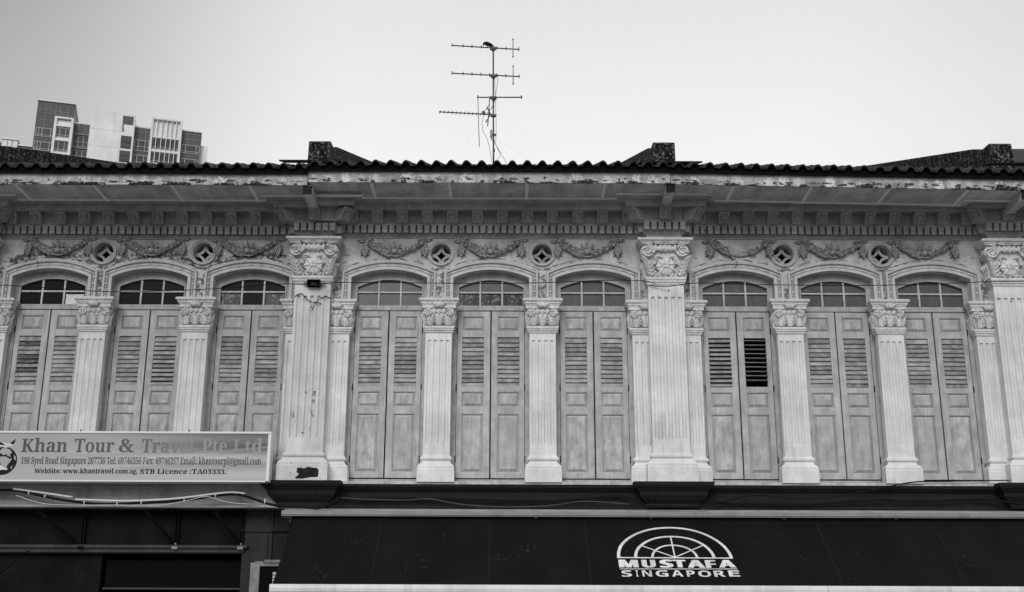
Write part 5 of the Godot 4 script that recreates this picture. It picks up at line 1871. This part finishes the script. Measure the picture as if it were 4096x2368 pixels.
	cb.tube([P.call(-0.42, 11.26, 0.05), P.call(-0.35, 11.2, 0.06), P.call(-0.30, 11.05, 0.06), P.call(-0.25, 10.95, 0.06), P.call(-0.24, 10.88, 0.06), P.call(-0.3, 10.82, 0.06), P.call(-0.31, 10.6, 0.06)], 0.004, 4)
	cb.tube([P.call(-0.42, 11.24, 0.05), P.call(-0.33, 11.12, 0.07), P.call(-0.22, 10.92, 0.07), P.call(-0.1, 10.7, 0.07)], 0.004, 4)
	part(a, "lead", cb, M.cable)
	var gw := MB.new()
	for e in [[-0.4, 12.1, -1.5, 10.9, -0.3], [-0.45, 12.1, -1.0, 10.8, 0.3], [-0.33, 12.12, 0.15, 10.75, 0.3], [-0.33, 12.12, 0.85, 10.75, -0.3], [-0.36, 11.3, 0.35, 10.75, 0.2], [-0.4, 11.3, -0.8, 10.75, 0.2]]:
		gw.tube([P.call(e[0], e[1]), P.call(e[2], e[3], e[4])], 0.0008, 3)
	part(a, "guy_wire", gw, M.white_pipe)

func bird() -> void:
	# pigeon-sized dark bird bent forward, pecking at the top boom; body lofted as one skin along its spine
	var o := Vector3(-0.51, 13.28, -3.97)
	var b := thing("bird", "dark bird perched on the top aerial boom with its head bent down", "bird", o)
	var sp := [[Vector3(-0.088, 0.018, 0.02), 0.002, 0.002], [Vector3(-0.082, 0.032, 0.02), 0.007, 0.007], [Vector3(-0.081, 0.045, 0.018), 0.016, 0.017], [Vector3(-0.083, 0.060, 0.015), 0.023, 0.022], [Vector3(-0.075, 0.076, 0.012), 0.026, 0.025], [Vector3(-0.058, 0.083, 0.008), 0.032, 0.032], [Vector3(-0.034, 0.081, 0.004), 0.041, 0.042], [Vector3(-0.004, 0.076, 0.0), 0.044, 0.046], [Vector3(0.03, 0.064, 0.0), 0.035, 0.039], [Vector3(0.058, 0.05, 0.0), 0.022, 0.028], [Vector3(0.085, 0.035, 0.0), 0.010, 0.022], [Vector3(0.115, 0.022, 0.0), 0.005, 0.018], [Vector3(0.128, 0.016, 0.0), 0.002, 0.01]]
	var m := MB.new()
	m.smooth = true
	var last := []
	for k in sp.size():
		var p: Vector3 = sp[k][0]
		var d: Vector3 = (sp[mini(k + 1, sp.size() - 1)][0] - sp[maxi(k - 1, 0)][0]).normalized()
		var s := Vector3(0, 0, 1)
		var t := s.cross(d).normalized()
		var ring := []
		for j in 12:
			var an := TAU * j / 12
			ring.append(p + t * cos(an) * sp[k][1] + s * sin(an) * sp[k][2])
		if k > 0:
			var c: Vector3 = (p + sp[k - 1][0]) / 2
			for j in 12:
				var j2 := (j + 1) % 12
				m.quad(last[j], last[j2], ring[j2], ring[j], (last[j] + ring[j2]) / 2 - c)
		last = ring
	part(b, "body", m, M.feather)
	for s in [-1.0, 1.0]:
		var w := MB.new()
		w.smooth = true
		w.xf = Transform3D(Basis(Vector3(0, 0, 1), -0.42), Vector3(0.012, 0.07, s * 0.03))
		w.blob(Vector3(0.02, 0, 0), Vector3(0.075, 0.03, 0.016), 6, 10)
		w.smooth = false
		for q in 3:
			w.leaf(Vector3(0.05, -0.012 + q * 0.008, s * 0.004), -0.05 - q * 0.03, 0.075, 0.016, 0.004)
		part(b, "wing", w, M.feather)
		var l := MB.new()
		l.tube([Vector3(-0.005 + s * 0.006, 0.04, s * 0.018), Vector3(0.003 + s * 0.006, 0.02, s * 0.02), Vector3(-0.003 + s * 0.006, 0.0, s * 0.018)], 0.005, 6, 0.003)
		for q in [-1, 0, 1]:
			l.tube([Vector3(-0.003 + s * 0.006, 0.002, s * 0.018), Vector3(-0.026 + s * 0.006, -0.002, s * 0.018 + q * 0.008)], 0.0025, 5)
		part(b, "leg", l, M.aerial)
		var e := MB.new()
		e.blob(Vector3(-0.088, 0.06, 0.015 + s * 0.02), Vector3(0.004, 0.004, 0.003))
		part(b, "eye", e, M.aerial_pale)
	var bk := MB.new()
	bk.tube([Vector3(-0.083, 0.04, 0.019), Vector3(-0.088, 0.02, 0.02), Vector3(-0.094, 0.008, 0.02)], 0.007, 6, 0.001)
	part(b, "beak", bk, M.black)

# ---------------------------------------------------------------- wires, cables, brackets
func run(called: String, label: String, cat: String, pts: Array, r: float, m: Material, group := "") -> void:
	# smooth line through the points
	var c := Curve3D.new()
	for k in pts.size():
		var p: Vector3 = pts[k]
		var t: Vector3 = (pts[mini(k + 1, pts.size() - 1)] - pts[maxi(k - 1, 0)]) / 6.0
		c.add_point(p, -t, t)
	c.bake_interval = 0.08
	var o: Vector3 = pts[0]
	var line := []
	for p in c.get_baked_points(): line.append(p - o)
	var b := MB.new()
	b.tube(line, r, 6)
	tag(part(self, called, b, m, Transform3D(Basis(), o)), label, cat, group)

func flat3(pts: Array, z: float) -> Array:
	var out := []
	for p in pts: out.append(Vector3(p[0], p[1], z if p.size() < 3 else p[2]))
	return out

func wires() -> void:
	run("overhead_wire", "thin black wire sagging across the left fanlights to the junction box", "wire", flat3([[-9.5, 6.92], [-7.75, 6.84], [-6.92, 6.79], [-6.04, 6.74], [-5.15, 6.76], [-4.22, 6.81], [-3.59, 6.87], [-3.28, 6.9, 0.4], [-3.17, 6.93, 0.26]], 0.5), 0.006, M.cable)
	run("overhead_wire", "thin black wire from the junction box across the middle fanlights to the right pilaster", "wire", flat3([[-2.93, 6.95, 0.26], [-2.83, 6.92, 0.4], [-2.5, 6.9], [-1.72, 6.9], [-0.57, 6.89], [0.4, 6.905], [1.46, 6.95], [2.0, 6.97, 0.4], [2.2, 6.97, 0.27]], 0.5), 0.006, M.cable)
	run("overhead_wire", "thin black wire across the right fanlights from pilaster to pilaster", "wire", flat3([[2.1, 6.96, 0.22], [2.36, 6.92, 0.28], [2.81, 6.91], [3.66, 6.89], [5.12, 6.88], [6.24, 6.9], [6.86, 6.93], [7.4, 6.95], [9.4, 6.98]], 0.5), 0.006, M.cable)
	run("loose_wire", "loose frayed wire draped over the flutes below the junction box", "wire", flat3([[-3.38, 6.68, 0.15], [-3.34, 6.76, 0.2], [-3.24, 6.81], [-3.18, 6.75], [-3.11, 6.69], [-3.05, 6.665], [-2.97, 6.665], [-2.92, 6.64]], 0.215), 0.006, M.cable)
	run("loose_wire", "loose wire end hanging in a hook right of the flutes under the junction box", "wire", flat3([[-2.74, 6.72, 0.15], [-2.79, 6.74, 0.21], [-2.88, 6.755], [-2.95, 6.73], [-3.0, 6.66, 0.23], [-3.04, 6.6], [-3.06, 6.53]], 0.215), 0.006, M.cable)
	var j := thing("junction_box", "small open black junction box at the top of the left tall pilaster", "box", Vector3(-3.045, 6.91, 0.2))
	var b := MB.new()
	b.box(Vector3(-0.1, 0.0, 0.0), Vector3(0.1, 0.1, 0.02))
	b.box(Vector3(-0.1, 0.0, 0.02), Vector3(0.1, 0.014, 0.1))
	b.box(Vector3(-0.1, 0.086, 0.02), Vector3(0.1, 0.1, 0.1))
	b.box(Vector3(-0.1, 0.014, 0.02), Vector3(-0.086, 0.086, 0.1))
	b.box(Vector3(0.086, 0.014, 0.02), Vector3(0.1, 0.086, 0.1))
	part(j, "casing", b, M.black_paint)
	var t := MB.new()
	t.box(Vector3(-0.04, 0.02, 0.02), Vector3(0.05, 0.06, 0.07))
	t.tube([Vector3(-0.07, 0.05, 0.06), Vector3(-0.02, 0.07, 0.08), Vector3(0.06, 0.04, 0.08)], 0.006, 5)
	part(j, "terminal", t, M.iron)
	var g := MB.new()
	g.tube([Vector3(-0.16, 0.055, 0.06), Vector3(-0.1, 0.05, 0.05)], 0.02, 7)
	part(j, "cable_gland", g, M.aerial_pale)
	g = MB.new()
	g.tube([Vector3(0.1, 0.05, 0.05), Vector3(0.17, 0.05, 0.06)], 0.02, 7)
	part(j, "cable_gland", g, M.aerial_pale)
	run("cable_bundle", "thick black cable bundle sagging below the signboard", "cable", flat3([[-9.6, 3.81], [-7.45, 3.78], [-7.09, 3.75], [-6.59, 3.65], [-6.11, 3.59], [-5.74, 3.585], [-5.37, 3.6], [-4.81, 3.635], [-4.29, 3.71], [-4.01, 3.73], [-3.78, 3.67, 0.42], [-3.53, 3.585, 0.44], [-3.34, 3.55, 0.45], [-2.93, 3.525, 0.45], [-2.73, 3.525, 0.45], [-2.5, 3.69, 0.22]], 0.3), 0.021, M.cable)
	var cb: Node = get_child(get_child_count() - 1)
	for q in [[-7.02, 3.737], [-6.78, 3.69], [-6.2, 3.603], [-5.72, 3.588], [-5.37, 3.602], [-4.75, 3.645], [-4.3, 3.708], [-3.55, 3.60, 0.44]]:
		var tb := MB.new()
		tb.tube([Vector3(-0.008, 0, 0), Vector3(0.008, 0, 0)], 0.027, 8)
		tb.box(Vector3(-0.006, 0.02, 0.005), Vector3(0.006, 0.05, 0.012))
		part(cb, "cable_tie", tb, M.white_pipe, T(q[0] + 9.6, q[1] - 3.81, (q[2] if q.size() > 2 else 0.3) - 0.3))
	run("white_conduit", "short white conduit tied above the black cables, left piece", "pipe", flat3([[-7.25, 3.795], [-6.79, 3.735], [-6.37, 3.675]], 0.32), 0.016, M.white_pipe)
	run("white_conduit", "long white conduit riding on the black cables under the signboard", "pipe", flat3([[-6.33, 3.645], [-5.65, 3.625], [-5.18, 3.64], [-4.77, 3.672], [-4.29, 3.735], [-4.06, 3.755], [-3.87, 3.735]], 0.32), 0.016, M.white_pipe)
	run("thin_white_wire", "thin white wire looping loosely beneath the black cable bundle", "wire", flat3([[-7.19, 3.7], [-6.95, 3.62], [-6.72, 3.575], [-6.37, 3.562], [-5.73, 3.565], [-5.11, 3.565], [-4.71, 3.63], [-4.43, 3.69], [-4.11, 3.61], [-3.71, 3.58]], 0.33), 0.005, M.white_pipe)
	run("dark_conduit", "black conduit along the string course of the middle house", "pipe", flat3([[-2.5, 3.69], [-1.35, 3.7], [-0.41, 3.68], [0.56, 3.67], [1.26, 3.72], [1.66, 3.73], [1.8, 3.66, 0.3], [1.95, 3.575, 0.42], [2.29, 3.555, 0.44], [2.72, 3.565, 0.42], [3.04, 3.64, 0.2]], 0.13), 0.017, M.cable)
	run("thin_cable", "thin black cable drooping below the conduit of the middle house", "cable", flat3([[-2.55, 3.7], [-2.11, 3.68], [-1.55, 3.67], [-1.21, 3.69], [-0.79, 3.62], [-0.32, 3.58], [0.06, 3.575], [0.57, 3.6], [1.1, 3.66], [1.75, 3.62]], 0.16), 0.008, M.grey_roof)
	run("dark_conduit", "black conduit along the string course of the right house", "pipe", flat3([[3.04, 3.64], [3.5, 3.635], [4.2, 3.62], [4.93, 3.67], [5.42, 3.7], [5.74, 3.685], [6.32, 3.69], [6.97, 3.71], [7.46, 3.63, 0.3], [8.6, 3.58, 0.35]], 0.15), 0.018, M.cable)
	run("thin_cable", "thin cable swinging up from the right string course to its white ledge", "cable", flat3([[2.82, 3.62], [3.09, 3.66], [3.53, 3.75], [4.05, 3.71], [4.39, 3.71], [4.87, 3.76], [5.46, 3.87], [5.9, 3.955], [6.34, 3.965], [7.35, 3.985], [9.0, 3.99]], 0.2), 0.009, M.cable)

func small_things() -> void:
	run("hanging_wire", "slack dark wire hanging under the ledge at the far left of the walkway", "wire", flat3([[-7.0, 2.93], [-7.09, 2.9], [-7.16, 2.82], [-7.31, 2.67], [-7.5, 2.52]], 0.08), 0.007, M.bracket_steel)
	# steel awning brackets under the ledge of the left house
	var labels := ["triangular steel bracket furthest left under the signboard ledge", "middle triangular steel bracket under the signboard ledge", "triangular steel bracket beside the grey ground-floor pier"]
	var at := [[-6.27, -0.61], [-4.90, -0.40], [-3.945, -0.36]]
	for k in 3:
		var t := thing("steel_bracket", labels[k], "bracket", Vector3(at[k][0], 2.98, 0.0), "steel brackets under the left ledge")
		var s := MB.new()
		s.box(Vector3(-0.03, 0.0, 0.0), Vector3(-0.012, 0.545, 0.05))
		s.box(Vector3(0.012, 0.0, 0.0), Vector3(0.03, 0.545, 0.05))
		s.box(Vector3(-0.012, 0.02, 0.0), Vector3(0.012, 0.54, 0.012))
		part(t, "upright", s, M.bracket_steel)
		var d := MB.new()
		var e := Vector3(at[k][1] * 0.96, 0.5, 0.35)
		var z := Vector3(0, 0.03, 0.05)
		d.tube([z, e], 0.024, 4)
		part(t, "brace", d, M.bracket_steel)
		var a := MB.new()
		a.box(Vector3(at[k][1], 0.505, 0.06), Vector3(0.03, 0.545, 0.11))
		part(t, "top_arm", a, M.bracket_steel)
		var f := MB.new()
		f.box(Vector3(-0.04, -0.02, 0.03), Vector3(0.04, 0.02, 0.09))
		f.tube([Vector3(0.0, 0.05, 0.05), Vector3(0.0, 0.05, 0.075)], 0.022, 8)
		part(t, "bolt", f, M.aerial_pale if k else M.bracket_steel)
	# black board in the walkway
	var b := thing("shop_fascia", "blank black board across the shop opening below the brackets", "board", Vector3(-4.95, 2.43, -0.16))
	var c := MB.new()
	c.cbox(Vector3(-1.0, 0, -0.05), Vector3(1.06, 0.39, 0.0), 0.008)
	part(b, "board", c, M.black)
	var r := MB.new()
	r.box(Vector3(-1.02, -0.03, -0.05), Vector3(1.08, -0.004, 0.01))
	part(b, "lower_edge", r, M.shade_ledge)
	var w := MB.new()
	w.box(Vector3(-1.4, -0.22, -0.05), Vector3(1.2, -0.08, 0.0))
	part(b, "shutter_housing", w, M.shade_wall)
	# framed panel with an air grille at the awning's left end
	var p := thing("grille_panel", "pale framed panel with a small air grille beside the awning's left end", "panel", Vector3(-3.45, 1.6, 0.4))
	var fr := MB.new()
	fr.cbox(Vector3(-0.26, 0.0, -0.05), Vector3(-0.125, 1.15, 0.0), 0.006)
	fr.cbox(Vector3(-0.124, 1.1, -0.05), Vector3(0.26, 1.15, -0.001), 0.006)
	part(p, "frame", fr, M.panel_frame)
	var bd := MB.new()
	bd.box(Vector3(-0.125, 0.0, -0.05), Vector3(0.26, 1.1, -0.03))
	part(p, "backing", bd, M.black)
	for k in 8:
		var y := 1.02 - k * 0.046
		for q in 2:
			var s := MB.new()
			s.cbox(Vector3(0.06 + q * 0.062, y - 0.034, -0.03), Vector3(0.118 + q * 0.062, y, -0.022), 0.002)
			part(p, "grille_louvre", s, M.panel_pale)
	var st := MB.new()
	st.box(Vector3(-0.06, 1.151, -0.05), Vector3(0.22, 1.19, 0.02))
	st.box(Vector3(-0.2, 1.151, -0.05), Vector3(-0.08, 1.17, 0.0))
	part(p, "timber_offcut", st, M.panel_frame)
